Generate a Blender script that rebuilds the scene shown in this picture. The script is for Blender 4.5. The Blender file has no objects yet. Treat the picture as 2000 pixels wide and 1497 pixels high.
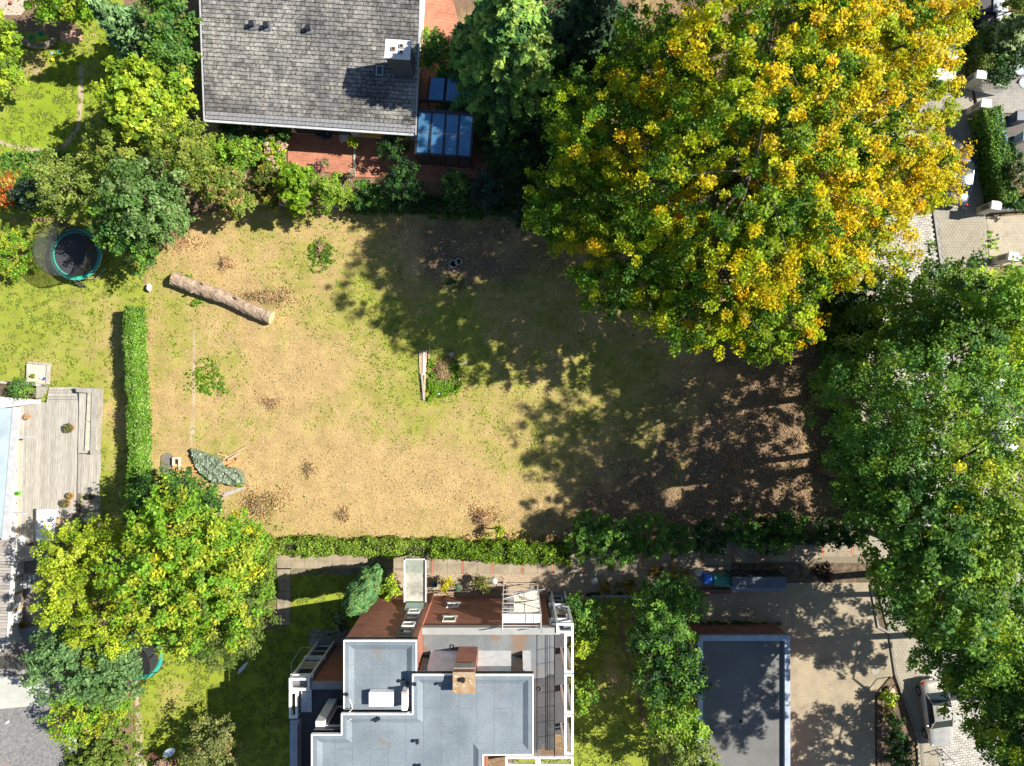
import bpy, math, random
import numpy as np
from mathutils import Vector, Matrix
R = math.radians
rnd = random.Random(7)
rng = np.random.default_rng(11)
scn = bpy.context.scene
COL = scn.collection

# ---------------------------------------------------------------- camera, sky, sun, exposure
HC = 50.0                      # camera height in metres, looking straight down
cam_d = bpy.data.cameras.new('camera'); cam_d.sensor_width = 36.0
cam_d.lens = 36.0 * HC / (2000 / 28.0); cam_d.clip_end = 2000; cam_d.clip_start = 0.5
cam = bpy.data.objects.new('camera', cam_d); COL.objects.link(cam)
cam.location = (0, 0, HC); cam.rotation_euler = (0, 0, 0); scn.camera = cam
SDX, SDY = -1.03, -0.165       # shadow offset per metre of height
SUN_EL = math.atan2(1.0, math.hypot(SDX, SDY))
sun_dir = Vector((-SDX, -SDY, 1.0)).normalized()
world = bpy.data.worlds.new('World'); scn.world = world; world.use_nodes = True
wn = world.node_tree.nodes; wl = world.node_tree.links
bg = wn.get('Background') or wn.new('ShaderNodeBackground')
sky = wn.new('ShaderNodeTexSky'); sky.sky_type = 'NISHITA'; sky.sun_disc = False
sky.sun_elevation = SUN_EL
sky.sun_rotation = math.atan2(sun_dir.x, sun_dir.y)
sky.air_density = 1.0; sky.dust_density = 0.6; sky.ozone_density = 1.5
wl.new(sky.outputs[0], bg.inputs[0]); bg.inputs[1].default_value = 0.062
sl = bpy.data.lights.new('sun', 'SUN'); sl.energy = 5.0; sl.angle = R(0.5); sl.color = (1.0, 0.93, 0.82)
so = bpy.data.objects.new('sun', sl); COL.objects.link(so)
so.rotation_euler = sun_dir.to_track_quat('Z', 'Y').to_euler(); so.location = (30, 5, 60)
vs = scn.view_settings
vs.view_transform = 'Standard'; vs.look = 'None'; vs.gamma = 1.0; vs.use_curve_mapping = False
vs.exposure = 0.95
scn.cycles.max_bounces = 6; scn.cycles.transparent_max_bounces = 12

# ---------------------------------------------------------------- helpers
def X(px, h=0.0): return (px - 1000.0) * (HC - h) / 1400.0
def Y(py, h=0.0): return -(py - 748.5) * (HC - h) / 1400.0
def P(px, py, h=0.0): return Vector((X(px, h), Y(py, h), h))

class MB:
    def __init__(s): s.v = []; s.f = []
    def add(s, vs_, fs):
        o = len(s.v); s.v += [tuple(p) for p in vs_]; s.f += [tuple(i + o for i in f) for f in fs]; return s
    def box(s, x0, y0, z0, x1, y1, z1):
        if x0 > x1: x0, x1 = x1, x0
        if y0 > y1: y0, y1 = y1, y0
        if z0 > z1: z0, z1 = z1, z0
        return s.add([(x0,y0,z0),(x1,y0,z0),(x1,y1,z0),(x0,y1,z0),(x0,y0,z1),(x1,y0,z1),(x1,y1,z1),(x0,y1,z1)],
                     [(0,3,2,1),(4,5,6,7),(0,1,5,4),(1,2,6,5),(2,3,7,6),(3,0,4,7)])
    def obox(s, c, sx, sy, sz, rz=0.0, rx=0.0, ry=0.0):
        m = Matrix.Translation(c) @ Matrix.Rotation(rz, 4, 'Z') @ Matrix.Rotation(ry, 4, 'Y') @ Matrix.Rotation(rx, 4, 'X')
        b = MB().box(-sx/2, -sy/2, -sz/2, sx/2, sy/2, sz/2)
        return s.add([m @ Vector(p) for p in b.v], b.f)
    def prism(s, poly, z0, z1):
        n = len(poly)
        a = sum(poly[i][0]*poly[(i+1)%n][1]-poly[(i+1)%n][0]*poly[i][1] for i in range(n))
        if a < 0: poly = poly[::-1]
        vs_ = [(p[0], p[1], z0) for p in poly] + [(p[0], p[1], z1) for p in poly]
        fs = [tuple(range(n-1, -1, -1)), tuple(range(n, 2*n))] + [(i, (i+1)%n, n+(i+1)%n, n+i) for i in range(n)]
        return s.add(vs_, fs)
    def quad(s, a, b, c, d): return s.add([a, b, c, d], [(0, 1, 2, 3)])
    def tube(s, p0, p1, r0, r1=None, n=8, caps=True):
        r1 = r0 if r1 is None else r1
        p0 = Vector(p0); p1 = Vector(p1); d = (p1 - p0)
        if d.length < 1e-6: return s
        d.normalize(); u = d.orthogonal().normalized(); w = d.cross(u)
        vs_ = []
        for p, r in ((p0, r0), (p1, r1)):
            for i in range(n):
                a = 2*math.pi*i/n; vs_.append(p + (u*math.cos(a) + w*math.sin(a))*r)
        fs = [(i, (i+1)%n, n+(i+1)%n, n+i) for i in range(n)]
        if caps: fs += [tuple(range(n-1, -1, -1)), tuple(range(n, 2*n))]
        return s.add(vs_, fs)
    def path(s, pts, r, n=6):
        rs = r if isinstance(r, (list, tuple)) else [r]*len(pts)
        pts = [Vector(p) for p in pts]; vs_ = []; ref = None
        for i, p in enumerate(pts):
            d = (pts[min(i+1, len(pts)-1)] - pts[max(i-1, 0)]).normalized()
            u = d.orthogonal().normalized() if ref is None else (ref - d*ref.dot(d)).normalized()
            ref = u; w = d.cross(u)
            for k in range(n):
                a = 2*math.pi*k/n; vs_.append(p + (u*math.cos(a)+w*math.sin(a))*rs[i])
        fs = [(i*n+k, i*n+(k+1)%n, (i+1)*n+(k+1)%n, (i+1)*n+k) for i in range(len(pts)-1) for k in range(n)]
        m = (len(pts)-1)*n
        fs += [tuple(range(n-1, -1, -1)), tuple(range(m, m+n))]
        return s.add(vs_, fs)
    def ring(s, c, r, t, n=32, m=6, axis='Z'):
        vs_ = []
        for i in range(n):
            a = 2*math.pi*i/n
            for k in range(m):
                b = 2*math.pi*k/m; q = r + t*math.cos(b); z = t*math.sin(b)
                p = (q*math.cos(a), q*math.sin(a), z)
                if axis == 'X': p = (p[2], p[0], p[1])
                if axis == 'Y': p = (p[0], p[2], p[1])
                vs_.append((c[0]+p[0], c[1]+p[1], c[2]+p[2]))
        fs = [(i*m+k, ((i+1)%n)*m+k, ((i+1)%n)*m+(k+1)%m, i*m+(k+1)%m) for i in range(n) for k in range(m)]
        return s.add(vs_, fs)
    def lathe(s, c, prof, n=20):
        vs_ = []
        for r, z in prof:
            for i in range(n):
                a = 2*math.pi*i/n; vs_.append((c[0]+r*math.cos(a), c[1]+r*math.sin(a), c[2]+z))
        k = len(prof)
        fs = [(j*n+i, j*n+(i+1)%n, (j+1)*n+(i+1)%n, (j+1)*n+i) for j in range(k-1) for i in range(n)]
        fs += [tuple(range(n-1, -1, -1)), tuple(range((k-1)*n, k*n))]
        return s.add(vs_, fs)
    def blob(s, c, rx, ry, rz, seed=0, amp=0.12, n=14, m=8):
        r_ = random.Random(seed); ph = [r_.uniform(0, 6.28) for _ in range(6)]
        vs_ = []
        for j in range(m+1):
            t = math.pi*j/m
            for i in range(n):
                a = 2*math.pi*i/n
                f = 1 + amp*(math.sin(3*a+ph[0]+2*t)+math.sin(5*a+ph[1]-3*t)*.6+math.sin(2*t*2+ph[2])*.5)
                vs_.append((c[0]+rx*f*math.sin(t)*math.cos(a), c[1]+ry*f*math.sin(t)*math.sin(a), c[2]+rz*f*math.cos(t)))
        fs = [(j*n+i, (j+1)*n+i, (j+1)*n+(i+1)%n, j*n+(i+1)%n) for j in range(m) for i in range(n)]
        return s.add(vs_, fs)

BASE = {}
def link(o, parent=None):
    COL.objects.link(o)
    if parent is not None: o.parent = parent
    return o
def tag(o, label=None, cat=None, group=None, kind=None):
    if label: o['label'] = label
    if cat: o['category'] = cat
    if group: o['group'] = group
    if kind: o['kind'] = kind
    return o
def thing(name, label, cat, base=(0, 0, 0), rz=None, group=None):
    o = bpy.data.objects.new(name, None); link(o); o.empty_display_size = 0.2
    o.location = base
    if rz is None: BASE[o.name] = Vector(base)
    else: o.rotation_euler = (0, 0, rz); BASE[o.name] = Vector((0, 0, 0))
    return tag(o, label, cat, group)
def mesh_of(name, mb, mat, off=Vector((0, 0, 0)), smooth=False):
    me = bpy.data.meshes.new(name)
    me.from_pydata([(p[0]-off[0], p[1]-off[1], p[2]-off[2]) for p in mb.v], [], mb.f)
    me.materials.append(mat)
    if smooth: me.shade_smooth()
    me.update(); return me
def part(name, mb, mat, parent, label=None, smooth=False, bevel=0.0, kind=None):
    off = BASE[parent.name]
    o = bpy.data.objects.new(name, mesh_of(name, mb, mat, off, smooth)); link(o, parent)
    BASE[o.name] = off
    if bevel:
        b = o.modifiers.new('bevel', 'BEVEL'); b.width = bevel; b.segments = 2; b.limit_method = 'ANGLE'
    tag(o, label, kind=kind); return o
def solo(name, mb, mat, label=None, cat=None, group=None, kind=None, base=None, smooth=False, bevel=0.0):
    if base is None:
        if kind: base = (0, 0, 0)
        else:
            a = np.array(mb.v); base = (a[:, 0].mean(), a[:, 1].mean(), a[:, 2].min())
    o = bpy.data.objects.new(name, mesh_of(name, mb, mat, Vector(base), smooth)); link(o)
    o.location = base; BASE[o.name] = Vector(base)
    if bevel:
        b = o.modifiers.new('bevel', 'BEVEL'); b.width = bevel; b.segments = 2; b.limit_method = 'ANGLE'
    return tag(o, label, cat, group, kind)
def pieces(name, me, places, parent, seedvar=0.0):
    """places: list of (x,y,z,rz[,rx]) local to parent; shared mesh data"""
    for q in places:
        o = bpy.data.objects.new(name, me); o.location = q[:3]
        o.rotation_euler = (q[4] if len(q) > 4 else 0, 0, q[3]); link(o, parent)

# ---------------------------------------------------------------- materials
def newmat(name):
    m = bpy.data.materials.new(name); m.use_nodes = True
    nt = m.node_tree; b = nt.nodes['Principled BSDF']; return m, nt, b
def ramp(nt, src, cols, lo=0.3, hi=0.7):
    r = nt.nodes.new('ShaderNodeValToRGB'); nt.links.new(src, r.inputs[0])
    e = r.color_ramp.elements
    while len(e) < len(cols): e.new(0.5)
    for i, c in enumerate(cols):
        e[i].position = lo + (hi-lo)*i/max(1, len(cols)-1); e[i].color = (*c[:3], 1)
    return r
def noise(nt, vec, scale, detail=4, rough=0.6, dist=0.0):
    n = nt.nodes.new('ShaderNodeTexNoise'); n.inputs['Scale'].default_value = scale
    n.inputs['Detail'].default_value = detail; n.inputs['Roughness'].default_value = rough
    n.inputs['Distortion'].default_value = dist
    if vec is not None: nt.links.new(vec, n.inputs['Vector'])
    return n
def mixc(nt, fac, a, b, mode='MIX'):
    m = nt.nodes.new('ShaderNodeMix'); m.data_type = 'RGBA'; m.blend_type = mode
    for s_, v in ((m.inputs[0], fac), (m.inputs[6], a), (m.inputs[7], b)):
        if hasattr(v, 'type'): nt.links.new(v, s_)
        else: s_.default_value = v if isinstance(v, (int, float)) else (*v[:3], 1)
    return m.outputs[2]
def math_(nt, op, a, b=None, c=None, clamp=False):
    m = nt.nodes.new('ShaderNodeMath'); m.operation = op; m.use_clamp = clamp
    for i, v in enumerate((a, b, c)):
        if v is None: continue
        if hasattr(v, 'type'): nt.links.new(v, m.inputs[i])
        else: m.inputs[i].default_value = v
    return m.outputs[0]
def objvec(nt, scale=(1, 1, 1)):
    t = nt.nodes.new('ShaderNodeTexCoord'); mp = nt.nodes.new('ShaderNodeMapping')
    mp.inputs['Scale'].default_value = scale; nt.links.new(t.outputs['Object'], mp.inputs[0]); return mp.outputs[0]
def wpos(nt, scale=(1, 1, 1)):
    t = nt.nodes.new('ShaderNodeNewGeometry'); mp = nt.nodes.new('ShaderNodeMapping')
    mp.inputs['Scale'].default_value = scale; nt.links.new(t.outputs['Position'], mp.inputs[0]); return mp.outputs[0]
def bump(nt, b, h, strength=0.4, dist=0.02):
    n = nt.nodes.new('ShaderNodeBump'); n.inputs['Strength'].default_value = strength
    n.inputs['Distance'].default_value = dist; nt.links.new(h, n.inputs['Height']); nt.links.new(n.outputs[0], b.inputs['Normal'])
MC = {}
def M(name, cols, scale=3.0, rough=0.7, metal=0.0, bmp=0.3, stretch=(1, 1, 1), detail=5, spec=0.4, lo=0.3, hi=0.7, blot=None, island=0.0):
    if name in MC: return MC[name]
    m, nt, b = newmat(name); v = wpos(nt, stretch)
    if not isinstance(cols[0], (tuple, list)): cols = [tuple(c*0.82 for c in cols), cols, tuple(min(1, c*1.12) for c in cols)]
    n = noise(nt, v, scale, detail)
    c = ramp(nt, n.outputs[0], cols, lo, hi).outputs[0]
    if blot:   # (colour, scale, threshold, amount)
        n2 = noise(nt, wpos(nt), blot[1], 6, 0.65)
        f = ramp(nt, n2.outputs[0], [(0, 0, 0), (1, 1, 1)], blot[2], blot[2]+0.06)
        f2 = math_(nt, 'MULTIPLY', f.outputs[0], blot[3])
        c = mixc(nt, f2, c, blot[0])
    if island:
        g = nt.nodes.new('ShaderNodeNewGeometry'); oi = nt.nodes.new('ShaderNodeObjectInfo')
        s = math_(nt, 'FRACT', math_(nt, 'ADD', g.outputs['Random Per Island'], oi.outputs['Random']))
        s = math_(nt, 'MULTIPLY_ADD', s, island, 1-island*0.55)
        vm = nt.nodes.new('ShaderNodeVectorMath'); vm.operation = 'SCALE'
        nt.links.new(c, vm.inputs[0]); nt.links.new(s, vm.inputs['Scale']); c = vm.outputs[0]
    nt.links.new(c, b.inputs['Base Color'])
    b.inputs['Roughness'].default_value = rough; b.inputs['Metallic'].default_value = metal
    b.inputs['Specular IOR Level'].default_value = spec
    if bmp: bump(nt, b, noise(nt, v, scale*6, 3).outputs[0], bmp, 0.02)
    MC[name] = m; return m
def leaf_mat(name='leaf', rough=0.5, trans=0.34, spec=0.25):
    if name in MC: return MC[name]
    m, nt, b = newmat(name); a = nt.nodes.new('ShaderNodeAttribute'); a.attribute_name = 'tint'
    nt.links.new(a.outputs[0], b.inputs['Base Color']); b.inputs['Roughness'].default_value = rough
    b.inputs['Specular IOR Level'].default_value = spec
    t = nt.nodes.new('ShaderNodeBsdfTranslucent')
    hs = mixc(nt, 1.0, a.outputs[0], (1.25, 1.15, 0.5), 'MULTIPLY'); nt.links.new(hs, t.inputs[0])
    mx = nt.nodes.new('ShaderNodeMixShader'); mx.inputs[0].default_value = trans
    nt.links.new(b.outputs[0], mx.inputs[1]); nt.links.new(t.outputs[0], mx.inputs[2])
    nt.links.new(mx.outputs[0], nt.nodes['Material Output'].inputs[0]); MC[name] = m; return m
def glass_mat(name, col, rough=0.06, metal=0.35):
    if name in MC: return MC[name]
    m, nt, b = newmat(name); n = noise(nt, wpos(nt), 1.5, 3)
    c = ramp(nt, n.outputs[0], [tuple(x*0.75 for x in col), col]).outputs[0]; nt.links.new(c, b.inputs['Base Color'])
    b.inputs['Roughness'].default_value = rough; b.inputs['Metallic'].default_value = metal; MC[name] = m; return m

def brick_mat(name, c1, c2, mortar, w, h, msize=0.012, bmp=0.4, rough=0.85, blot=None, facade=False, rotz=0.0):
    m, nt, b = newmat(name)
    t = nt.nodes.new('ShaderNodeNewGeometry')
    v = t.outputs['Position']
    if facade:   # map (x+y, z)
        s = nt.nodes.new('ShaderNodeSeparateXYZ'); nt.links.new(v, s.inputs[0])
        cx = nt.nodes.new('ShaderNodeCombineXYZ')
        nt.links.new(math_(nt, 'ADD', s.outputs[0], s.outputs[1]), cx.inputs[0]); nt.links.new(s.outputs[2], cx.inputs[1]); v = cx.outputs[0]
    else:
        mp = nt.nodes.new('ShaderNodeMapping'); mp.inputs['Rotation'].default_value = (0, 0, rotz); nt.links.new(v, mp.inputs[0]); v = mp.outputs[0]
    br = nt.nodes.new('ShaderNodeTexBrick'); nt.links.new(v, br.inputs['Vector'])
    br.inputs['Scale'].default_value = 1.0; br.inputs['Brick Width'].default_value = w; br.inputs['Row Height'].default_value = h
    br.inputs['Mortar Size'].default_value = msize; br.inputs['Mortar Smooth'].default_value = 0.3; br.inputs['Bias'].default_value = 0.0
    br.inputs['Color1'].default_value = (*c1, 1); br.inputs['Color2'].default_value = (*c2, 1); br.inputs['Mortar'].default_value = (*mortar, 1)
    n = noise(nt, t.outputs['Position'], 0.9, 6, 0.65)
    c = mixc(nt, 1.0, br.outputs[0], ramp(nt, n.outputs[0], [(0.62, 0.62, 0.64), (1, 1, 1), (1.2, 1.18, 1.12)], 0.25, 0.75).outputs[0], 'MULTIPLY')
    if blot:
        n2 = noise(nt, t.outputs['Position'], blot[1], 6, 0.65)
        f = ramp(nt, n2.outputs[0], [(0, 0, 0), (1, 1, 1)], blot[2], blot[2]+0.07)
        c = mixc(nt, math_(nt, 'MULTIPLY', f.outputs[0], blot[3]), c, blot[0])
    nt.links.new(c, b.inputs['Base Color']); b.inputs['Roughness'].default_value = rough
    inv = math_(nt, 'SUBTRACT', 1.0, br.outputs['Fac']); n3 = noise(nt, t.outputs['Position'], 25, 3)
    bump(nt, b, math_(nt, 'MULTIPLY_ADD', n3.outputs[0], 0.3, inv), bmp, 0.01); MC[name] = m; return m

white = M('white_paint', (0.66, 0.66, 0.65), 1.2, 0.5, bmp=0.05)
white_f = M('white_frame', (0.80, 0.80, 0.79), 2, 0.4, bmp=0.0)
dark_metal = M('dark_metal', (0.035, 0.04, 0.05), 3, 0.4, 0.4, bmp=0.0)
black = M('black_plastic', (0.015, 0.015, 0.018), 4, 0.5, bmp=0.0)
steel = M('steel', (0.5, 0.52, 0.54), 4, 0.35, 0.8, bmp=0.0)
concrete = M('concrete', [(0.2, 0.19, 0.17), (0.27, 0.26, 0.235), (0.33, 0.32, 0.3)], 1.5, 0.85, bmp=0.3)
soilm = M('soil', [(0.05, 0.035, 0.025), (0.11, 0.08, 0.05), (0.2, 0.15, 0.1)], 3, 0.95, bmp=0.8)
bark = M('bark', [(0.06, 0.045, 0.035), (0.13, 0.10, 0.075), (0.2, 0.165, 0.13)], 6, 0.9, bmp=0.9, stretch=(1, 1, 0.3))
wood_grey = M('wood_grey', [(0.26, 0.24, 0.21), (0.36, 0.34, 0.30), (0.44, 0.42, 0.38)], 2.5, 0.8, bmp=0.3, stretch=(6, 0.5, 1), island=0.25)
wood_tan = M('wood_tan', [(0.33, 0.22, 0.13), (0.5, 0.36, 0.22), (0.62, 0.48, 0.32)], 4, 0.8, bmp=0.4, island=0.35)
wood_orange = M('wood_orange', [(0.5, 0.22, 0.08), (0.62, 0.31, 0.13), (0.7, 0.42, 0.22)], 4, 0.8, bmp=0.3, island=0.3)
terracotta = M('terracotta', (0.5, 0.2, 0.1), 4, 0.8)
glassd = glass_mat('window_glass', (0.05, 0.07, 0.08), 0.05, 0.3)
glassb = glass_mat('sky_reflection_glass', (0.10, 0.28, 0.50), 0.14, 0.3)  # blue of the mirrored sky is put into the base colour
LEAF = leaf_mat()
NEEDLE = leaf_mat('needles', 0.6, 0.15, 0.25)

# ---------------------------------------------------------------- ground
def vnoise(x, y, s, seed=0):
    r = np.random.default_rng(seed); g = r.random((128, 128))
    u = x/s + 1000; v = y/s + 1000; i = np.floor(u).astype(int); j = np.floor(v).astype(int)
    fu = u-i; fv = v-j; fu = fu*fu*(3-2*fu); fv = fv*fv*(3-2*fv)
    a = g[i % 128, j % 128]; b = g[(i+1) % 128, j % 128]; c = g[i % 128, (j+1) % 128]; d = g[(i+1) % 128, (j+1) % 128]
    return (a*(1-fu)+b*fu)*(1-fv)+(c*(1-fu)+d*fu)*fv
def inpoly(x, y, poly):
    ins = np.zeros(x.shape, bool); n = len(poly)
    for i in range(n):
        x0, y0 = poly[i]; x1, y1 = poly[(i+1) % n]
        c = ((y0 > y) != (y1 > y)) & (x < (x1-x0)*(y-y0)/((y1-y0) if y1 != y0 else 1e-9)+x0)
        ins ^= c
    return ins
def segdist(x, y, pts):
    d = np.full(x.shape, 1e9)
    for (x0, y0), (x1, y1) in zip(pts[:-1], pts[1:]):
        l2 = (x1-x0)**2+(y1-y0)**2; t = np.clip(((x-x0)*(x1-x0)+(y-y0)*(y1-y0))/l2, 0, 1)
        d = np.minimum(d, np.hypot(x-x0-t*(x1-x0), y-y0-t*(y1-y0)))
    return d
FIELD = [(288, 560), (300, 500), (370, 420), (500, 405), (1000, 420), (1640, 560), (1660, 1062), (560, 1066), (290, 1050)]
REG = {
 'lawn_west': [(-150, 430), (286, 430), (286, 1100), (-150, 1100)],
 'lawn_northwest': [(-150, -100), (240, -100), (240, 425), (-150, 425)],
 'lawn_southwest': [(262, 1230), (560, 1230), (568, 1112), (740, 1112), (740, 1250), (620, 1250), (620, 1700), (262, 1700)],
 'lawn_southeast': [(1110, 1170), (1225, 1170), (1245, 1260), (1262, 1350), (1290, 1480), (1290, 1700), (1000, 1700), (1000, 1480), (1110, 1480)],
}
def gchan(px, py):
    """green, brown and pale amounts of the ground cover at a place given in survey pixels (28 per metre)"""
    g = np.full(px.shape, 0.25); br = np.full(px.shape, 0.55); pl = np.zeros(px.shape)
    reg = np.zeros(px.shape, int)
    wob = (vnoise(px, py, 14, 3)-0.5)*14; wx = px+wob; wy = py+(vnoise(px, py, 14, 4)-0.5)*14
    def G(cx, cy, rx, ry): return np.exp(-(((px-cx)/rx)**2+((py-cy)/ry)**2))
    n1 = vnoise(px, py, 90, 5); n2 = vnoise(px, py, 35, 6); n3 = vnoise(px, py, 12, 7)
    m = inpoly(wx, wy, FIELD); reg[m] = 1
    gf = 0.34+(n1-0.5)*0.35+(n2-0.5)*0.35+(n3-.5)*.25
    for cx, cy, rx, ry, a in [(500,560,110,70,-.28),(560,680,90,60,-.28),(530,770,110,60,-.3),(620,880,150,60,-.25),(660,980,170,60,-.3),(860,960,130,50,-.2),(420,470,70,40,-.2),(500,930,60,50,-.25),
                              (800,730,120,80,.22),(870,740,45,55,.35),(340,680,60,60,.25),(400,740,35,30,.4),(690,620,70,60,.12),(620,500,70,60,.2),(760,830,110,50,.18),(940,880,90,50,.15),(380,850,60,60,.12),(700,560,60,60,.2),(330,600,40,40,.15),
                              (900,640,200,90,.25),(1150,740,220,90,.15),(1250,860,160,90,.25)]:
        gf = gf+a*G(cx, cy, rx, ry)
    g[m] = gf[m]
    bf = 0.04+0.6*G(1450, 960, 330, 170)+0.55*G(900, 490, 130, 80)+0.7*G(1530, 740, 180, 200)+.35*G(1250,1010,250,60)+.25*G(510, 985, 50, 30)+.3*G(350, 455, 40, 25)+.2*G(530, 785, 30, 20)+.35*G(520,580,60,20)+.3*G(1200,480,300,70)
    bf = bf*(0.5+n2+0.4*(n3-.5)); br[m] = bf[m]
    line = segdist(px, py, [(381, 645), (378, 760), (374, 872)])
    pl[m] = (np.exp(-(line/3.2)**2)*0.9*(0.5+n3*.7)+0.35*G(700,480,120,30)*n2+0.2*(n2 > .72))[m]
    for k, (nm, poly) in enumerate(REG.items()):
        mm = inpoly(wx if k < 2 else px+wob*.3, wy, poly) & (reg == 0); reg[mm] = 2+k
        gg = 0.80+(n1-.5)*.35+(n2-.5)*.3+(n3-.5)*.15
        if k == 0: gg = gg-.28*G(180, 650, 130, 90)-.3*G(225, 900, 30, 250)+.1*G(60,560,80,60)
        if k == 1: gg = gg+.2*G(90, 210, 70, 60)-.4*G(65,130,40,30)-.3*G(30,170,30,20)-.25*G(60,200,12,12)
        if k == 2: gg = gg-.55*G(330, 1370, 60, 50)+.15*G(390,1330,40,60)+.2
        if k == 3: gg = gg+.1-.45*G(1195,1320,30,60)
        g[mm] = gg[mm]; br[mm] = 0.05
        if k == 1:
            l = segdist(px, py, [(158, 130), (157, 200), (153, 245), (132, 280), (108, 297), (60, 293), (20, 285), (-60, 260)])
            pl[mm] = (np.exp(-(l/4.5)**2)*(.5+.7*n3)+.6*G(65,140,26,16)*n3)[mm]
            br[mm] += (0.9*inpoly(px, py, [(-80, 0), (100, 0), (160, 60), (140, 85), (60, 60), (30, 60), (-80, 20)])*1.0)[mm]
        if k == 2:
            l = segdist(px, py, [(258, 1320), (262, 1400), (268, 1480), (300, 1600)]); pl[mm] = (np.exp(-(l/13)**2)*(.7+.5*n3))[mm]
        if k == 3:
            l = segdist(px, py, [(1212, 1170), (1214, 1240), (1235, 1320), (1262, 1420)]); br[mm] += (np.exp(-(l/7)**2)*(.3+.6*n3))[mm]
    br = np.where(reg == 0, 0.35+0.6*n2, br)
    return np.clip(g, 0, 1), np.clip(br, 0, 1), np.clip(pl, 0, 1), reg

def ground_material():
    m, nt, b = newmat('ground_cover'); v = wpos(nt)
    a = nt.nodes.new('ShaderNodeAttribute'); a.attribute_name = 'cover'
    s = nt.nodes.new('ShaderNodeSeparateColor'); nt.links.new(a.outputs[0], s.inputs[0])
    n1 = noise(nt, v, 3.0, 8, 0.72); n2 = noise(nt, v, 14, 6, 0.7); n3 = noise(nt, v, 0.8, 6, 0.6); n4 = noise(nt, v, 30, 4, 0.7)
    dry = ramp(nt, n2.outputs[0], [(0.25, 0.165, 0.07), (0.445, 0.32, 0.145), (0.60, 0.465, 0.25)], 0.28, 0.72)
    grn = ramp(nt, n4.outputs[0], [(0.13, 0.145, 0.018), (0.29, 0.30, 0.05), (0.46, 0.45, 0.14)], 0.28, 0.72)
    lush = ramp(nt, n4.outputs[0], [(0.08, 0.14, 0.008), (0.23, 0.34, 0.02), (0.38, 0.47, 0.05)], 0.28, 0.72)
    gcol = mixc(nt, a.outputs['Alpha'], grn.outputs[0], lush.outputs[0])
    k = math_(nt, 'ADD', s.outputs[0], math_(nt, 'MULTIPLY_ADD', n1.outputs[0], 0.9, -0.45))
    k = math_(nt, 'ADD', k, math_(nt, 'MULTIPLY_ADD', n2.outputs[0], 0.7, -0.35))
    ns = noise(nt, wpos(nt, (0.22, 2.6, 1)), 1.6, 5, 0.6)
    k = math_(nt, 'ADD', k, math_(nt, 'MULTIPLY_ADD', ns.outputs[0], 0.55, -0.275))
    f = ramp(nt, k, [(0, 0, 0), (1, 1, 1)], 0.22, 0.74)
    c = mixc(nt, f.outputs[0], dry.outputs[0], gcol)
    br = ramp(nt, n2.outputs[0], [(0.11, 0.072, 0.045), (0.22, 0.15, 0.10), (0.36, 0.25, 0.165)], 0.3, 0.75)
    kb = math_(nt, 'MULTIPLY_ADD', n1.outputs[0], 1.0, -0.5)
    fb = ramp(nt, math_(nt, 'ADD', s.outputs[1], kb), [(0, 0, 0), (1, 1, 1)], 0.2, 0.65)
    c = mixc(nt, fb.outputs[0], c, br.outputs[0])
    pl = ramp(nt, n4.outputs[0], [(0.36, 0.28, 0.19), (0.58, 0.48, 0.36)], 0.3, 0.7)
    fp = ramp(nt, math_(nt, 'ADD', s.outputs[2], math_(nt, 'MULTIPLY', kb, 0.7)), [(0, 0, 0), (1, 1, 1)], 0.25, 0.6)
    c = mixc(nt, fp.outputs[0], c, pl.outputs[0])
    c = mixc(nt, 1.0, c, ramp(nt, n3.outputs[0], [(0.8, 0.8, 0.8), (1.1, 1.1, 1.1)], 0.3, 0.7).outputs[0], 'MULTIPLY')
    nt.links.new(c, b.inputs['Base Color']); b.inputs['Roughness'].default_value = 0.95; b.inputs['Specular IOR Level'].default_value = 0.1
    bump(nt, b, math_(nt, 'ADD', n4.outputs[0], n2.outputs[0]), 0.8, 0.05)
    return m
GROUND = ground_material()
STEP = 0.2
gx = np.arange(-44, 44.01, STEP); gy = np.arange(-34, 34.01, STEP)
GX, GY = np.meshgrid(gx, gy); PX = GX*28+1000; PY = 748.5-GY*28
g_, b_, p_, reg_ = gchan(PX, PY)
GZ = (vnoise(GX, GY, 1.7, 21)-.5)*0.05+(vnoise(GX, GY, .5, 22)-.5)*0.03
GZ = np.where(np.isin(reg_, [1, 2, 3, 4, 5]), GZ, GZ*0.5-0.02) - 0.03
nx, ny = len(gx), len(gy)
idx = np.arange(nx*ny).reshape(ny, nx)
quads = np.stack([idx[:-1, :-1], idx[:-1, 1:], idx[1:, 1:], idx[1:, :-1]], -1).reshape(-1, 4)
qreg = reg_[:-1, :-1].reshape(-1)
def grid_obj(name, mask):
    q = quads[mask]; used, inv = np.unique(q, return_inverse=True); q = inv.reshape(-1, 4)
    co = np.stack([GX.ravel(), GY.ravel(), GZ.ravel()], -1)[used]
    me = bpy.data.meshes.new(name); me.vertices.add(len(co)); me.vertices.foreach_set('co', co.astype(np.float32).ravel())
    me.loops.add(q.size); me.loops.foreach_set('vertex_index', q.astype(np.int32).ravel())
    me.polygons.add(len(q)); me.polygons.foreach_set('loop_start', np.arange(0, q.size, 4, dtype=np.int32))
    at = me.attributes.new('cover', 'FLOAT_COLOR', 'POINT')
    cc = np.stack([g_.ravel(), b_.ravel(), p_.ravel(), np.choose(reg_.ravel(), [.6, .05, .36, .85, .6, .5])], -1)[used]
    at.data.foreach_set('color', cc.astype(np.float32).ravel())
    me.update(calc_edges=True); me.shade_smooth(); me.materials.append(GROUND)
    o = bpy.data.objects.new(name, me); link(o); tag(o, kind='structure'); return o
grid_obj('garden_ground', qreg == 0); grid_obj('dry_field', qreg == 1)
for k in range(4): grid_obj('lawn', qreg == 2+k)
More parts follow.
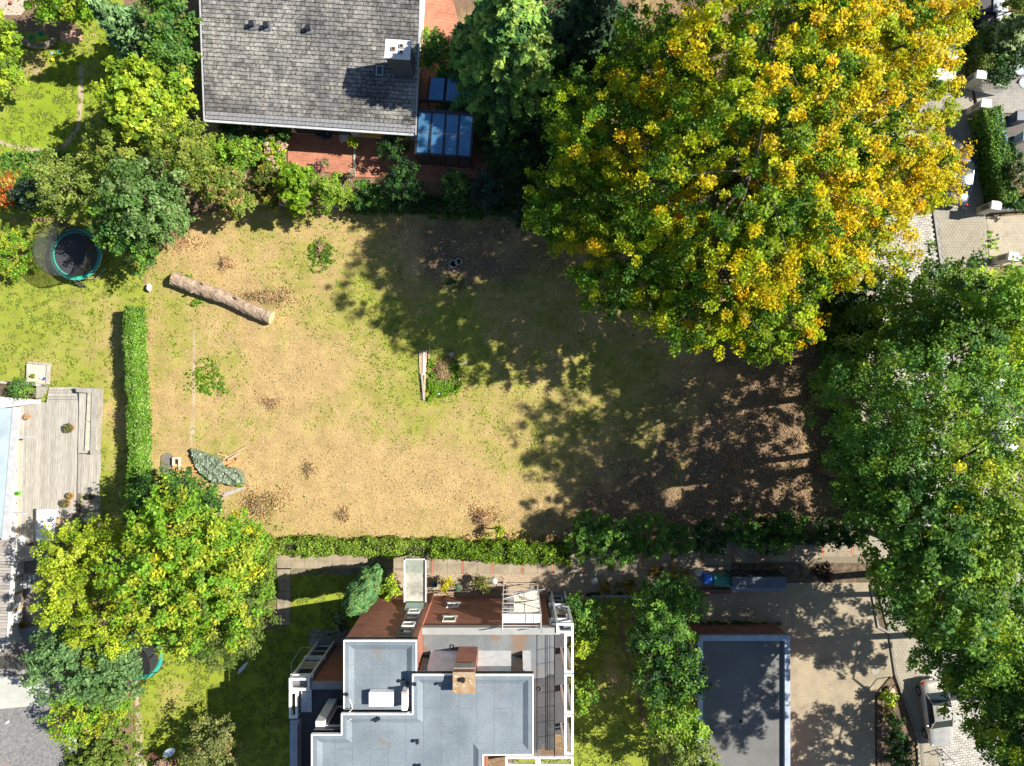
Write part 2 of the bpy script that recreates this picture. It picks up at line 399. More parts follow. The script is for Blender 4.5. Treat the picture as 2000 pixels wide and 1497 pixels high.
solo('ground', MB().quad((-600, -600, -0.12), (600, -600, -0.12), (600, 600, -0.12), (-600, 600, -0.12)),
     M('far_ground', [(0.05, 0.07, 0.02), (0.12, 0.13, 0.05), (0.2, 0.18, 0.09)], 0.4, 0.95), kind='structure')

# ---------------------------------------------------------------- foliage
def leaf_mesh(name, pos, nrm, size, col, mat, off, aspect=1.5, direc=None):
    n = len(pos); nrm = nrm/np.linalg.norm(nrm, axis=1, keepdims=True)
    if direc is None: direc = rng.normal(size=(n, 3))
    t = direc-nrm*np.sum(direc*nrm, 1, keepdims=True); t /= np.linalg.norm(t, axis=1, keepdims=True)+1e-9
    bt = np.cross(nrm, t); s = size[:, None]*0.5
    a = t*s*aspect; b = bt*s; cup = nrm*s*0.25
    co = np.empty((n, 4, 3)); co[:, 0] = pos-a; co[:, 1] = pos-b*.9+a*.15+cup; co[:, 2] = pos+a; co[:, 3] = pos+b*.9+a*.15+cup
    co -= np.array(off)
    me = bpy.data.meshes.new(name); me.vertices.add(n*4); me.vertices.foreach_set('co', co.astype(np.float32).ravel())
    me.loops.add(n*4); me.loops.foreach_set('vertex_index', np.arange(n*4, dtype=np.int32))
    me.polygons.add(n); me.polygons.foreach_set('loop_start', np.arange(0, n*4, 4, dtype=np.int32))
    at = me.attributes.new('tint', 'FLOAT_COLOR', 'FACE')
    at.data.foreach_set('color', np.concatenate([np.clip(col, 0, 1), np.ones((n, 1))], 1).astype(np.float32).ravel())
    me.update(calc_edges=True); me.materials.append(mat); return me
def pick(pal, n, extra=None):
    w = np.array([p[1] for p in pal], float); w /= w.sum(); c = np.array([p[0] for p in pal], float)
    return c[rng.choice(len(pal), n, p=w)]
OUTER = {}
def crown_points(lobes, rc, dens, per, amp=0.16, zlow=-0.35, inner=0.35):
    """cluster centres on the shells of the lobes, then leaves inside each cluster"""
    C_, D_, RR_ = [], [], []
    for (c, r) in lobes:
        c = np.array(c, float); r = np.array(r, float)
        area = 2*math.pi*((r[0]*r[1])**0.8+(r[0]*r[2])**0.8+(r[1]*r[2])**0.8)/3*2**0.2
        n = max(4, int(area/(math.pi*rc*rc)*dens))
        d = rng.normal(size=(n*3, 3)); d /= np.linalg.norm(d, axis=1, keepdims=True)
        d = d[d[:, 2] > zlow][:n]
        ph = rng.uniform(0, 6.28, 6)
        lump = (np.sin(4*d[:, 0]+ph[0])*np.cos(5*d[:, 1]+ph[1])+np.sin(9*d[:, 1]+ph[2])*np.cos(8*d[:, 2]+ph[3])+.7*np.sin(15*d[:, 0]+ph[4])*np.sin(14*d[:, 1]+ph[5]))
        rr = (0.80+0.20*rng.random(len(d))**0.6)*(1+amp*lump)
        inn = rng.random(len(d)) < inner; rr[inn] *= rng.uniform(0.45, 0.85, inn.sum())
        C_.append(c+d*r*rr[:, None]); D_.append(d); RR_.append(rr)
    C_ = np.concatenate(C_); D_ = np.concatenate(D_)
    n = len(C_); OUTER['r'] = np.concatenate(RR_)
    # spray: elongated outward
    sz = rc*rng.uniform(0.6, 1.25, n)
    out = D_+np.array([0, 0, 0.15]); out /= np.linalg.norm(out, axis=1, keepdims=True)
    o = rng.normal(size=(n, per, 3)); o /= np.linalg.norm(o, axis=2, keepdims=True); o *= (rng.random((n, per, 1))**0.45)
    o[:, :, 2] *= 0.5
    al = np.sum(o*out[:, None, :], 2, keepdims=True)
    o = o+out[:, None, :]*al*0.35
    pos = C_[:, None, :]+o*sz[:, None, None]
    ci = np.repeat(np.arange(n), per)
    return C_, D_, pos.reshape(-1, 3), ci
def limb_mb(base, lobes, r0, h0):
    mb = MB(); b = Vector(base); r = random.Random(int(abs(b.x*31+b.y*17)*10))
    zc = [Vector(l[0]) for l in lobes]; m = sum(zc, Vector())/len(zc)
    top = b.lerp(Vector((m.x, m.y, b.z+h0)), 1.0)
    pts = [b, b.lerp(top, .5)+Vector((r.uniform(-.1, .1), r.uniform(-.1, .1), 0)), top]
    mb.path(pts, [r0*1.25, r0, r0*.8], 8)
    br = MB()
    for c, rad in lobes:
        c = Vector(c); k = 3 if len(lobes) < 4 else 4
        mid = top.lerp(c, .5)+Vector((r.uniform(-.4, .4), r.uniform(-.4, .4), r.uniform(0, .6)))
        br.path([top-Vector((0, 0, h0*.1)), mid, c], [r0*.5, r0*.32, r0*.18], 6)
        for _ in range(k*2):
            a = r.uniform(0, 6.28); e = Vector((c.x+rad[0]*.85*math.cos(a), c.y+rad[1]*.85*math.sin(a), c.z+rad[2]*r.uniform(.0, .75)))
            q = c.lerp(e, .5)+Vector((0, 0, r.uniform(-.2, .3)))
            br.path([mid.lerp(c, r.random()), q, e], [r0*.16, r0*.1, r0*.03], 5)
    return mb, br
def px_lobe(px, py, hm, rpx, rz, rpy=None):
    c = P(px, py, hm); k = (HC-hm)/1400.0
    return ((c.x, c.y, c.z), (rpx*k, (rpy or rpx)*k, rz))
def plant(name, label, cat, lobes, pal, leaf=0.16, rc=0.45, dens=1.5, per=40, group=None, base=None, trunk=0.12, amp=0.14,
          mat=None, colorfn=None, up=0.6, zlow=-0.35, inner=0.35, extra=None, aspect=1.4, low=True):
    L = [px_lobe(*l) for l in lobes]
    if base is None:
        m = np.mean([l[0] for l in L], 0); m = m*(1+.6*m[2]/(HC-m[2])); base = (m[0], m[1], 0.0)
    t = thing(name, label, cat, base, group=group)
    LL = list(L)
    if cat == 'tree' and low:
        for c, r in L:
            z2 = c[2]*.52; f = 1+((HC-z2)/(HC-c[2])-1)*.6
            LL.append(((c[0]*f, c[1]*f, z2), (r[0]*.8, r[1]*.8, max(r[2]*.7, (c[2]-z2)*.6))))
    C_, D_, pos, ci = crown_points(LL, rc, dens, per, amp, zlow, inner)
    n = len(pos)
    keep = pos[:, 2] > 0.05; pos = pos[keep]; ci = ci[keep]; n = len(pos)
    ccol = pick(pal, len(C_))
    if colorfn is not None: ccol = colorfn(C_, D_, ccol)
    ccol = ccol*rng.uniform(0.78, 1.2, (len(C_), 1))
    col = ccol[ci]*rng.uniform(0.7, 1.3, (n, 1))*rng.uniform(0.93, 1.07, (n, 3))
    nr = D_[ci]*0.55+np.array([0, 0, up])+rng.normal(size=(n, 3))*0.55
    sz = leaf*rng.uniform(0.6, 1.35, n)
    me = leaf_mesh('crown' if cat == 'tree' else 'foliage', pos, nr, sz, col, mat or LEAF, base, aspect)
    o = bpy.data.objects.new('crown' if cat == 'tree' else 'foliage', me); link(o, t); BASE[o.name] = BASE[t.name]
    zmin = min(l[0][2]-l[1][2]*.3 for l in L)
    tb, bb = limb_mb(base, L, trunk, max(0.25, zmin))
    part('trunk' if cat == 'tree' else 'stem', tb, bark, t, smooth=True)
    part('branches', bb, bark, t, smooth=True, kind='stuff')
    return t
def hedge(label, poly_pts, w, h, pal, leaf=0.12, dens=420, group=None, name='hedge', wob=0.12, x0h=None):
    """poly_pts: centre line at ground in world metres"""
    t = thing(name, label, 'hedge', (poly_pts[0][0], poly_pts[0][1], 0), group=group)
    P_, N_ = [], []
    core = MB()
    for (a, b) in zip(poly_pts[:-1], poly_pts[1:]):
        a = np.array(a, float); b = np.array(b, float); L = np.linalg.norm(b-a); d = (b-a)/L; s = np.array([-d[1], d[0]])
        n = int(dens*L*(w+2*h)*.8)
        u = rng.uniform(-.1, L+.1, n); f = rng.random(n)*(w+1.2*h)
        lump = 1+wob*2.4*(vnoise(u+a[0]*3, u*0+a[1], .9, 81)+.6*vnoise(u+a[0]*3, u*0+5, .35, 82)-.8)
        top = f < w; side = np.where(f < w+.6*h, 1, -1)
        q = np.where(top, f-w/2, side*w/2); z = np.where(top, h, h*(1-rng.random(n)**1.3))
        dep = rng.random(n)**2*.28
        q = q*lump-np.where(top, 0, side*dep)+rng.normal(size=n)*.07; z = z+rng.normal(size=n)*.07-np.where(top, dep, 0)+wob*1.6*(vnoise(u+a[0], q*2, .6, 83)-.5)
        xy = a+d*u[:, None]+s*q[:, None]
        P_.append(np.column_stack([xy, np.maximum(z, .03)]))
        nn = np.zeros((n, 3)); nn[:, 2] = np.where(top, 1, .45); nn[:, :2] += s*np.where(top, 0, side)[:, None]; N_.append(nn)
        core.obox(((a[0]+b[0])/2, (a[1]+b[1])/2, h*.42), L-.1, w*.62, h*.8, math.atan2(d[1], d[0]))
    pos = np.concatenate(P_); nr = np.concatenate(N_)+rng.normal(size=pos.shape)*.6; n = len(pos)
    cl = vnoise(pos[:, 0], pos[:, 1], .55, 31)[:, None]
    col = pick(pal, n)*rng.uniform(.7, 1.3, (n, 1))*(.7+.6*cl)
    me = leaf_mesh('foliage', pos, nr, leaf*rng.uniform(.6, 1.3, n), col, LEAF, BASE[t.name])
    o = bpy.data.objects.new('foliage', me); link(o, t)
    part('branches', core, M('hedge_core', (0.02, 0.022, 0.012), 6, .95), t, kind='stuff')  # opaque dark filler box added as the hedge interior, no modelled branches
    return t
def conifer(name, label, px, py, r, h, pal, base=None, tilt=0.25, dens=1.0, leaf=.16, group=None):
    """px,py = apparent middle of the lower crown; whorls of drooping branches set with short sprays"""
    c = P(px, py, h*.45); base = (c.x, c.y, 0)
    t = thing(name, label, 'tree', base, group=group)
    Ps, Ns, Ds, Cs = [], [], [], []
    br = MB()
    nlev = int(h*2.4*dens**.5)
    for i in range(nlev):
        z = h*(1-(i+.3)/nlev*.9); rr = r*((h-z)/h)**.75*(1+.16*math.sin(i*1.7)); nb = int(7+rr*4.5)
        for k in range(nb):
            a = rng.uniform(0, 6.283); L = rr*rng.uniform(.72, 1.12)
            d = np.array([math.cos(a), math.sin(a), 0]); s = np.array([-d[1], d[0], 0])
            n = int((22+48*L)*dens); u = rng.random(n)**.75; w = .42*(1-u*.62)*min(1, L*.6)
            v = rng.uniform(-1, 1, n)*w
            p = np.array([c.x, c.y, z])+d*(u*L)[:, None]+s*v[:, None]; p[:, 2] += -tilt*(u*L)**1.15+.12*np.sin(u*7)+rng.normal(size=n)*.05-abs(v)*.35
            Ps.append(p); Ds.append(d*.7+s*np.sign(v)[:, None]*.75+rng.normal(size=(n, 3))*.25); nn = rng.normal(size=(n, 3))*.42; nn[:, 2] += 1; nn[:, :2] += d[:2]*.35; Ns.append(nn)
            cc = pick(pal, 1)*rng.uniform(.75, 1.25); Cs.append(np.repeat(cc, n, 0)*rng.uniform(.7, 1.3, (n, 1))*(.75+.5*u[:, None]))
            if k % 3 == 0: br.path([(c.x, c.y, z), (c.x+d[0]*L*.8, c.y+d[1]*L*.8, z-tilt*(L*.8)**1.15)], [.045, .012], 4)
    pos = np.concatenate(Ps); n = len(pos)
    me = leaf_mesh('crown', pos, np.concatenate(Ns), leaf*rng.uniform(.6, 1.3, n), np.concatenate(Cs), NEEDLE, base, 2.2, np.concatenate(Ds))
    o = bpy.data.objects.new('crown', me); link(o, t)
    part('trunk', MB().tube(base, (base[0], base[1], h*.97), .03*h**.9, .02, 8), bark, t, smooth=True)
    part('branches', br, bark, t)
    return t
# palettes (leaf reflectance)
def _gain(pal, k, w=1.0): return [((c[0]*k*w, c[1]*k, c[2]*k), q) for c, q in pal]
PG = [((.065, .125, .018), 4), ((.10, .165, .022), 3), ((.045, .10, .022), 3)]
PGL = [((.14, .22, .022), 4), ((.20, .27, .03), 3), ((.08, .16, .02), 2)]
PLIME = [((.22, .31, .022), 4), ((.28, .34, .03), 3), ((.13, .22, .02), 3)]
POL = [((.17, .19, .045), 4), ((.23, .23, .06), 3), ((.10, .14, .03), 3)]
PGREY = [((.12, .19, .085), 4), ((.17, .24, .12), 3), ((.07, .13, .05), 3)]
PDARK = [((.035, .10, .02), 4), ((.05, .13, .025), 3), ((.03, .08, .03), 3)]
PSPRUCE = [((.13, .23, .04), 4), ((.22, .31, .06), 2), ((.05, .12, .03), 4)]
PYG = [((.24, .29, .025), 4), ((.34, .34, .02), .6), ((.13, .25, .02), 6)]
PG = _gain(PG, 1.85, .86); PGL = _gain(PGL, 1.6, .90); PLIME = _gain(PLIME, 1.45); POL = [((.22, .30, .045), 4), ((.29, .34, .06), 3), ((.14, .23, .03), 3)]; PGREY = [((.15, .27, .075), 4), ((.21, .32, .11), 3), ((.10, .20, .045), 3)]; PSPRUCE = _gain(PSPRUCE, 1.35); PYG = _gain(PYG, 1.45)
YEL = np.array([.54, .45, .006]); ORA = np.array([.62, .43, .006])

# --- the big yellowing tree
def yellow_fn(C_, D_, col):
    n = len(C_); q = vnoise(C_[:, 0], C_[:, 1], 1.5, 41)*.6+vnoise(C_[:, 0]+C_[:, 2], C_[:, 1], .8, 42)*.4
    s = q+.10*(C_[:, 0]-11)/9+.55*(np.clip(OUTER['r'], .5, 1.1)-.93)+.03*(C_[:, 2]-11)/4+.07*D_[:, 2]+.10*D_[:, 0]+rng.normal(size=n)*.07
    out = col.copy()
    g = pick([((.10, .22, .010), 3), ((.19, .31, .014), 3), ((.06, .15, .012), 3)], n)
    yg = pick([((.32, .42, .012), 3), ((.46, .48, .01), 2)], n); y = pick([(YEL, 4), (ORA, 1)], n)
    out[:] = g; m = s > .49; out[m] = yg[m]; m = s > .675; out[m] = y[m]; return out
plant('deciduous_tree', 'huge broad tree turning golden yellow above the street and the dry plot', 'tree',
      [(1480, 320, 15, 240, 5.5), (1500, 60, 14.5, 210, 5), (1700, 60, 13, 165, 4.2), (1715, 250, 13, 128, 4), (1180, 260, 11, 115, 3.2),
       (1130, 390, 9.5, 100, 2.8), (1255, 500, 10.5, 130, 3.5), (1400, 560, 11, 130, 3.5), (1500, 620, 10, 85, 2.8), (1650, 430, 12, 130, 3.5),
       (1290, 130, 11, 100, 3.2), (1560, 470, 12.5, 130, 3.5), (1790, 350, 11, 75, 2.4), (1800, 60, 11, 75, 2)],
      PGL, leaf=.115, rc=.38, dens=1.9, per=74, trunk=.45, amp=.15, colorfn=yellow_fn, base=(9.2, 9.0, 0), inner=.3)
# --- green street trees on the right
STREET = 'green street trees along the road'
def sub_yellow(C_, D_, col):
    q = vnoise(C_[:, 0], C_[:, 1], 1.3, 55)+.12*D_[:, 2]; m = q > .72; col[m] = col[m]*np.array([1.9, 1.45, .9]); return col
for lab, lobes, pal in [
  ('green tree overhanging the pale block road just below the big golden tree', [(1800, 595, 12, 90, 3), (1740, 655, 11, 80, 3), (1860, 640, 13, 90, 3.2)], PG),
  ('green tree crown on the right edge under the white walled driveway', [(1945, 575, 14, 80, 3.4), (1985, 640, 14, 90, 3.4), (1960, 740, 14, 80, 3)], PGL),
  ('dark green low tree between the golden tree and the pavement', [(1655, 600, 7, 62, 2.2), (1640, 680, 6, 45, 2)], PDARK),
  ('wide green tree reaching furthest left over the dry plot corner', [(1700, 770, 11, 95, 3.2), (1830, 770, 15, 120, 4), (1740, 850, 13.5, 100, 3.4), (1640, 745, 9, 45, 1.8)], PG),
  ('tall bright green tree over the middle of the street', [(1900, 870, 15, 115, 4), (1960, 960, 14, 90, 3.4)], PGL),
  ('green tree above the end of the paved footpath', [(1750, 960, 12, 100, 3.4), (1690, 900, 10, 60, 2.2), (1800, 1020, 14.5, 100, 3.6)], PG),
  ('green tree leaning over the parking court corner', [(1850, 1140, 14, 110, 4), (1780, 1110, 10, 70, 2.5), (1930, 1060, 14, 85, 3)], PG),
  ('yellowish green tree at the lower right edge', [(1960, 1190, 15, 100, 3.6), (1950, 1290, 14, 85, 3)], PGL),
  ('green tree hanging over the silver saloon car', [(1880, 1260, 12, 85, 3), (1925, 1350, 13, 80, 3), (1985, 1330, 13, 75, 3), (1995, 1430, 13.5, 75, 3), (2050, 1400, 15, 120, 4), (2070, 1510, 14, 80, 3.4)], PG),
  ('green tree cut off by the lower right corner', [(2030, 1550, 8, 95, 3.2), (2080, 1325, 8, 55, 2.4)], PG),
  ('low green tree filling in beneath the taller crowns above the parking court', [(1862, 1210, 8, 95, 3), (1990, 1240, 9, 115, 3.5), (2100, 1260, 10, 100, 3.5), (1800, 1150, 7, 60, 2.4)], PG)]:
    m = np.mean([px_lobe(*l)[0] for l in lobes], 0)*(1+.06*(1))
    if 'saloon' in lab: m = np.array([30.6, -17.4, 0])
    ti = len([o for o in COL.objects if o.get('category') == 'tree']); tk = [1.0, .85, 1.08, .92, 1.0][ti % 5]; dn = 2.3 if 'saloon' in lab or 'cut off' in lab else 1.4
    plant('deciduous_tree', lab, 'tree', lobes, [((c[0]*tk*(1.1 if ti % 2 else .95), c[1]*tk, c[2]*tk), w) for c, w in pal], leaf=.105+.018*(ti % 4), rc=.38+.05*(ti % 3), dens=dn, per=64, trunk=.2, amp=.19, colorfn=sub_yellow, group=STREET,
          base=(m[0], m[1], 0), inner=.25, low='saloon' not in lab and 'cut off' not in lab and 'low green' not in lab)
# --- other trees and shrubs
def shrub(lab, lobes, pal, cat='shrub', name=None, **k):
    a = dict(leaf=.12, rc=.26, dens=1.5, per=34, trunk=.05, amp=.14, zlow=-.2)
    if cat == 'tree': a.update(leaf=.145, rc=.36, trunk=.14, per=40, zlow=-.35)
    a.update(k); return plant(name or ('deciduous_tree' if cat == 'tree' else 'shrub'), lab, cat, lobes, pal, **a)
shrub('bright green tree cut by the upper left edge of the photo', [(-14, 70, 5, 46, 2), (-6, 145, 4.5, 38, 1.8)], PLIME, 'tree')
shrub('yellow green tree crown at the top edge over the stone bench', [(95, -5, 4.5, 42, 1.6), (150, 0, 4.5, 38, 1.6)], PYG, 'tree')
conifer('conifer_tree', 'grey green conifer left of the tiled house at the top', 250, 62, 2.2, 8.5, [((.19, .32, .12), 3), ((.12, .23, .08), 3)], dens=1.2)
shrub('glossy green tree hugging the left verge of the tiled house', [(330, 40, 5.5, 48, 2.2), (335, 120, 5.5, 42, 2)], PG+[((.16, .24, .05), 2)], 'tree')
shrub('lime green tree in the row between two gardens left of the tiled house', [(262, 185, 6.5, 62, 2.4), (300, 225, 6, 52, 2.2), (330, 170, 5.5, 42, 1.8)], PLIME, 'tree', leaf=.2)
shrub('olive green tree behind the round lawn worn by a circular track', [(225, 290, 5, 52, 2)], POL, 'tree')
shrub('light olive tree with fine leaves beside the left end of the tiled house', [(345, 275, 5, 58, 2.2), (375, 320, 4.5, 48, 2)], POL, 'tree', leaf=.11)
shrub('pale olive rounded tree above the big trampoline', [(125, 362, 4.5, 60, 2.2)], [((.28, .36, .08), 3), ((.19, .27, .05), 3)], 'tree', leaf=.11)
shrub('orange red leaved shrub on the left edge above the trampoline', [(8, 370, 2.4, 36, 1.3)], [((.42, .12, .03), 3), ((.36, .32, .05), 3), ((.5, .2, .03), 1)])
shrub('dark blue green shrub between the orange shrub and pale olive tree', [(58, 382, 2.6, 30, 1.2)], [((.04, .09, .06), 3), ((.08, .14, .09), 1)])
shrub('grey green tree overhanging the corner of the dry plot by the trampoline', [(280, 385, 6, 75, 2.6), (310, 430, 5, 52, 2)], PGREY, 'tree', colorfn=None)
shrub('mid green tree right beside the net of the big trampoline', [(225, 440, 4.5, 45, 1.8), (262, 480, 4, 42, 1.8)], PG, 'tree')
shrub('dense yellow green bush left of the big trampoline', [(30, 493, 1.4, 52, .9, 48), (-30, 493, 1.4, 50, .9, 45)], PYG, leaf=.11)
shrub('brownish olive shrub at the left end of the hedge above the dry plot', [(445, 375, 3, 42, 1.5), (470, 395, 2.4, 30, 1.2)], [((.26, .32, .06), 3), ((.36, .28, .10), 1), ((.16, .25, .04), 2)])
shrub('small yellow green shrub below the white wall of the tiled house', [(425, 295, 2, 26, 1)], PYG)
shrub('fresh green bush below the dark lattice of the house wall', [(478, 300, 2, 28, 1.1), (462, 340, 1.8, 22, .9)], PGL)
shrub('green creeper mass between the white wall and the flower bed', [(455, 256, 1.2, 26, .6), (520, 258, 1.2, 26, .6), (555, 262, 1.5, 12, .9)], PDARK)
shrub('dark olive shrub with yellow tips beside the bright green bush', [(522, 358, 2.6, 27, 1.3), (530, 388, 2, 18, .9)], [((.10, .14, .02), 3), ((.26, .24, .04), 1)])
shrub('brightest green big leaved bush on the south side of the brick terrace', [(578, 362, 3.2, 36, 1.6), (590, 395, 2.8, 24, 1.3)], [((.16, .30, .015), 4), ((.22, .36, .02), 3)], leaf=.2)
shrub('round fine leaved green bush right of the brightest green one', [(648, 376, 3.0, 36, 1.6)], [((.22, .36, .03), 4), ((.28, .40, .06), 2)], leaf=.09, per=70)
shrub('straggly green shrubs in a low clump behind the plot fence', [(712, 382, 1.8, 26, 1), (745, 385, 1.6, 24, .9)], PG)
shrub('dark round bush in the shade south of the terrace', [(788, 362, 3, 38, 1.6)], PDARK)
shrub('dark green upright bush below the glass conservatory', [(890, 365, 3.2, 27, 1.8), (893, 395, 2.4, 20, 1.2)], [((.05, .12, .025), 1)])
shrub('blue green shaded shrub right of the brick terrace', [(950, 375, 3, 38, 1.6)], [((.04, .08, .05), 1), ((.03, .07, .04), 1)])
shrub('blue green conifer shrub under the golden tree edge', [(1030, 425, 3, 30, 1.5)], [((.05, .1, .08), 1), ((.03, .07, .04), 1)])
shrub('dark ball shaped bush standing on the terrace against the house', [(768, 292, 1.5, 29, 1.2)], PDARK, leaf=.1)
shrub('green bush between the chimney gable and the conservatory', [(848, 112, 3, 30, 1.4), (852, 90, 2.6, 22, 1.2)], PG)
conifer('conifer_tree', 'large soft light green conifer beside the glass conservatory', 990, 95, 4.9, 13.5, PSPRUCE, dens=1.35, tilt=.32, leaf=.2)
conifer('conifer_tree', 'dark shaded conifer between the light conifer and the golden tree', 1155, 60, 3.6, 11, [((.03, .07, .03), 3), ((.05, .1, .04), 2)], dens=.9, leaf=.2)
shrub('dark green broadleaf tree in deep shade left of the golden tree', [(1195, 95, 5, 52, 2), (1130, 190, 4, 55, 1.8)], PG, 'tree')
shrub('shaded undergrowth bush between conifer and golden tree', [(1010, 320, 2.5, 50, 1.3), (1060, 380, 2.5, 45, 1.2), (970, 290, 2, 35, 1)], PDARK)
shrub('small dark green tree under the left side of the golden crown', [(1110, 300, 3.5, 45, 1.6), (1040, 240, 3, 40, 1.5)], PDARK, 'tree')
# bottom-left
shrub('dark green tree at the bottom end of the clipped laurel hedge', [(330, 965, 4.5, 52, 2), (285, 985, 3.5, 42, 1.6), (385, 975, 4, 42, 1.8)], PG+PDARK, 'tree')
shrub('large yellow green tree left of the paved garden path', [(345, 1040, 8, 85, 3), (300, 1120, 8, 85, 3), (400, 1110, 8, 95, 3), (450, 1070, 6.5, 62, 2.4), (340, 1200, 7, 75, 2.6), (430, 1190, 7, 80, 2.6)], PYG, 'tree', rc=.42, per=48, dens=1.7, trunk=.25)
shrub('green weeping tree tip next to the long building shadow', [(450, 1240, 6, 60, 2.2), (485, 1190, 5.5, 50, 2), (410, 1262, 5, 42, 1.6)], [((.16, .22, .05), 3), ((.11, .18, .035), 3)], 'tree', leaf=.1, per=64)
shrub('feathery lime tree over the sun deck steps', [(145, 1080, 6, 56, 2.4), (135, 1160, 6, 58, 2.4), (195, 1110, 6, 58, 2.2), (200, 1230, 6, 60, 2.2), (205, 1045, 5, 35, 1.4)], [((.36, .46, .03), 4), ((.44, .52, .05), 2), ((.20, .31, .02), 3)], 'tree', leaf=.11, per=70, trunk=.2, low=False)
shrub('blue green rowan tree with red berries over the flat carport roof', [(130, 1300, 6, 68, 2.2), (215, 1310, 6, 55, 2), (110, 1265, 5.5, 40, 1.6)], [((.13, .25, .085), 4), ((.18, .31, .11), 3)], 'tree')
shrub('yellow green low tree at the right side of the carport roof', [(150, 1400, 4, 50, 1.6), (210, 1385, 3.5, 42, 1.5)], PYG, 'tree', leaf=.12)
shrub('light green climber mass at the bottom left beside the dirt path', [(215, 1450, 2.4, 48, 1.3), (180, 1492, 2.4, 55, 1.3), (228, 1500, 2.2, 38, 1.2)], [((.2, .28, .05), 4), ((.12, .19, .03), 3)], leaf=.13)
def apple_fn(C_, D_, col):
    m = rng.random(len(C_)) < .05; col[m] = np.array([.5, .38, .16]); return col
shrub('sparse apple tree with pale fruit and bare twigs beside the garden table', [(415, 1440, 3.2, 44, 1.5), (440, 1480, 3, 38, 1.4), (385, 1490, 3, 34, 1.3)], [((.16, .2, .06), 4), ((.24, .27, .09), 2)], 'tree', colorfn=apple_fn, leaf=.11, dens=1.2)
# bottom middle
shrub('spreading lime shrub at the brown brick corner by the entrance canopy', [(763, 1146, 2.4, 17, 1.4)], PLIME, leaf=.13, dens=1.8)
shrub('small golden yellow ball shrub in the bed north of the brick wall', [(873, 1143, 1.0, 13, .6)], [((.5, .46, .02), 1)], leaf=.09)
shrub('tiny blue green shrub touching the golden ball shrub', [(892, 1146, .8, 7, .4)], [((.14, .26, .16), 1)], leaf=.07)
shrub('rose bush with orange blooms next to the scaffold', [(944, 1142, 1.0, 15, .6), (935, 1132, .8, 8, .4)], [((.2, .24, .05), 4), ((.55, .25, .1), .5)], leaf=.08)
for lab, lobes, pal in [('dark green shrub with light tips right of the white framed windows', [(1135, 1195, 2.5, 34, 1.4), (1150, 1225, 2.2, 26, 1.2)], PG),
   ('lime tipped shrub between white balcony frame and lawn', [(1138, 1255, 2.4, 24, 1.2), (1150, 1238, 2, 22, 1)], PLIME),
   ('round clipped green bush beside the white balcony frame', [(1141, 1355, 1.6, 26, 1.2, 30)], PGL)]:
    shrub(lab, lobes, pal)
for lab, lobes, pal in [('dark broad bush at the corner of the bin yard and shaded lawn', [(1295, 1185, 5, 58, 2), (1330, 1170, 4.5, 40, 1.7)], PG),
   ('dark green tree left of the flat garage roof upper part', [(1280, 1255, 5, 50, 2), (1330, 1270, 5, 42, 1.9)], PG+PDARK),
   ('deep green tree touching the garage roof kerb at mid height', [(1285, 1320, 4.5, 42, 1.7), (1335, 1330, 4.5, 40, 1.7)], PDARK+PG),
   ('lighter green tree beside the sunlit half of the garage roof', [(1310, 1390, 4.5, 46, 1.8), (1345, 1420, 4, 34, 1.5)], PGL),
   ('pale green tree at the bottom edge left of the garage', [(1325, 1460, 4.5, 46, 1.8), (1370, 1490, 4, 38, 1.5)], [((.17, .25, .05), 1), ((.24, .31, .07), 1)])]:
    shrub(lab, lobes, pal, 'tree', group='trees between the lawn and the garage', leaf=.13)
for lab, lobes, pal in [('biggest shaded bush between dry plot and footpath', [(1150, 1045, 2.4, 45, 1.4), (1195, 1060, 2.6, 45, 1.5), (1225, 1075, 2.2, 25, 1.1)], PG),
   ('shaded bush right of the biggest one along the footpath', [(1275, 1040, 2.2, 45, 1.3), (1320, 1055, 2, 32, 1.1)], PG),
   ('low dark shrub above the blue waste bin', [(1385, 1050, 1.8, 35, 1)], PDARK),
   ('dark bush above the long bicycle shed roof', [(1455, 1035, 2.4, 36, 1.3), (1500, 1045, 2.2, 36, 1.2), (1540, 1030, 2, 32, 1.1)], PDARK+PG),
   ('last dark bush before the pavement at the right end of the footpath', [(1612, 1040, 2, 26, 1.1), (1655, 1045, 1.8, 28, 1)], PDARK)]:
    shrub(lab, lobes, pal, group='bushes between the dry plot and the footpath')
def purple(*a): return shrub(*a)
shrub('round dark purple shrub in the shaded bed of the parking court', [(1608, 1120, 1, 20, .8)], [((.04, .012, .015), 1)], leaf=.09)
for lab, lo in [('tan ornamental grass clump nearest the round path lamp', (1222, 1144, .5, 18, .5, 9)), ('small ornamental grass clump left of the tan row', (1180, 1146, .5, 9, .4, 9)),
                ('golden ornamental grass clump right of the path bend', (1280, 1118, .5, 12, .5, 10)), ('long ornamental grass clump before the blue bin', (1326, 1122, .5, 20, .5, 10))]:
    shrub(lab, [lo], [((.36, .27, .08), 3), ((.2, .19, .05), 3)], name='ornamental_grass', cat='grass clump', leaf=.1, aspect=3.0, up=.2)
for lab, lo, pal in [('small lime shrub below the pale boulder by the car', (1735, 1362, .9, 13, .7), PLIME), ('dry brownish shrub in the narrow car side bed', (1732, 1388, .8, 9, .5), [((.2, .14, .06), 1), ((.15, .17, .04), 1)]),
                     ('grey green shrub opposite the silver car door', (1742, 1408, .9, 14, .8), PGREY), ('dark green shrub row at the end of the car side bed', (1752, 1450, 1.3, 22, 1.0), PDARK),
                     ('dark green bush at the bottom edge by the parking court fence', (1752, 1485, 1.4, 24, 1.0), PDARK)]:
    shrub(lab, [lo], pal, group='shrubs in the car side bed')
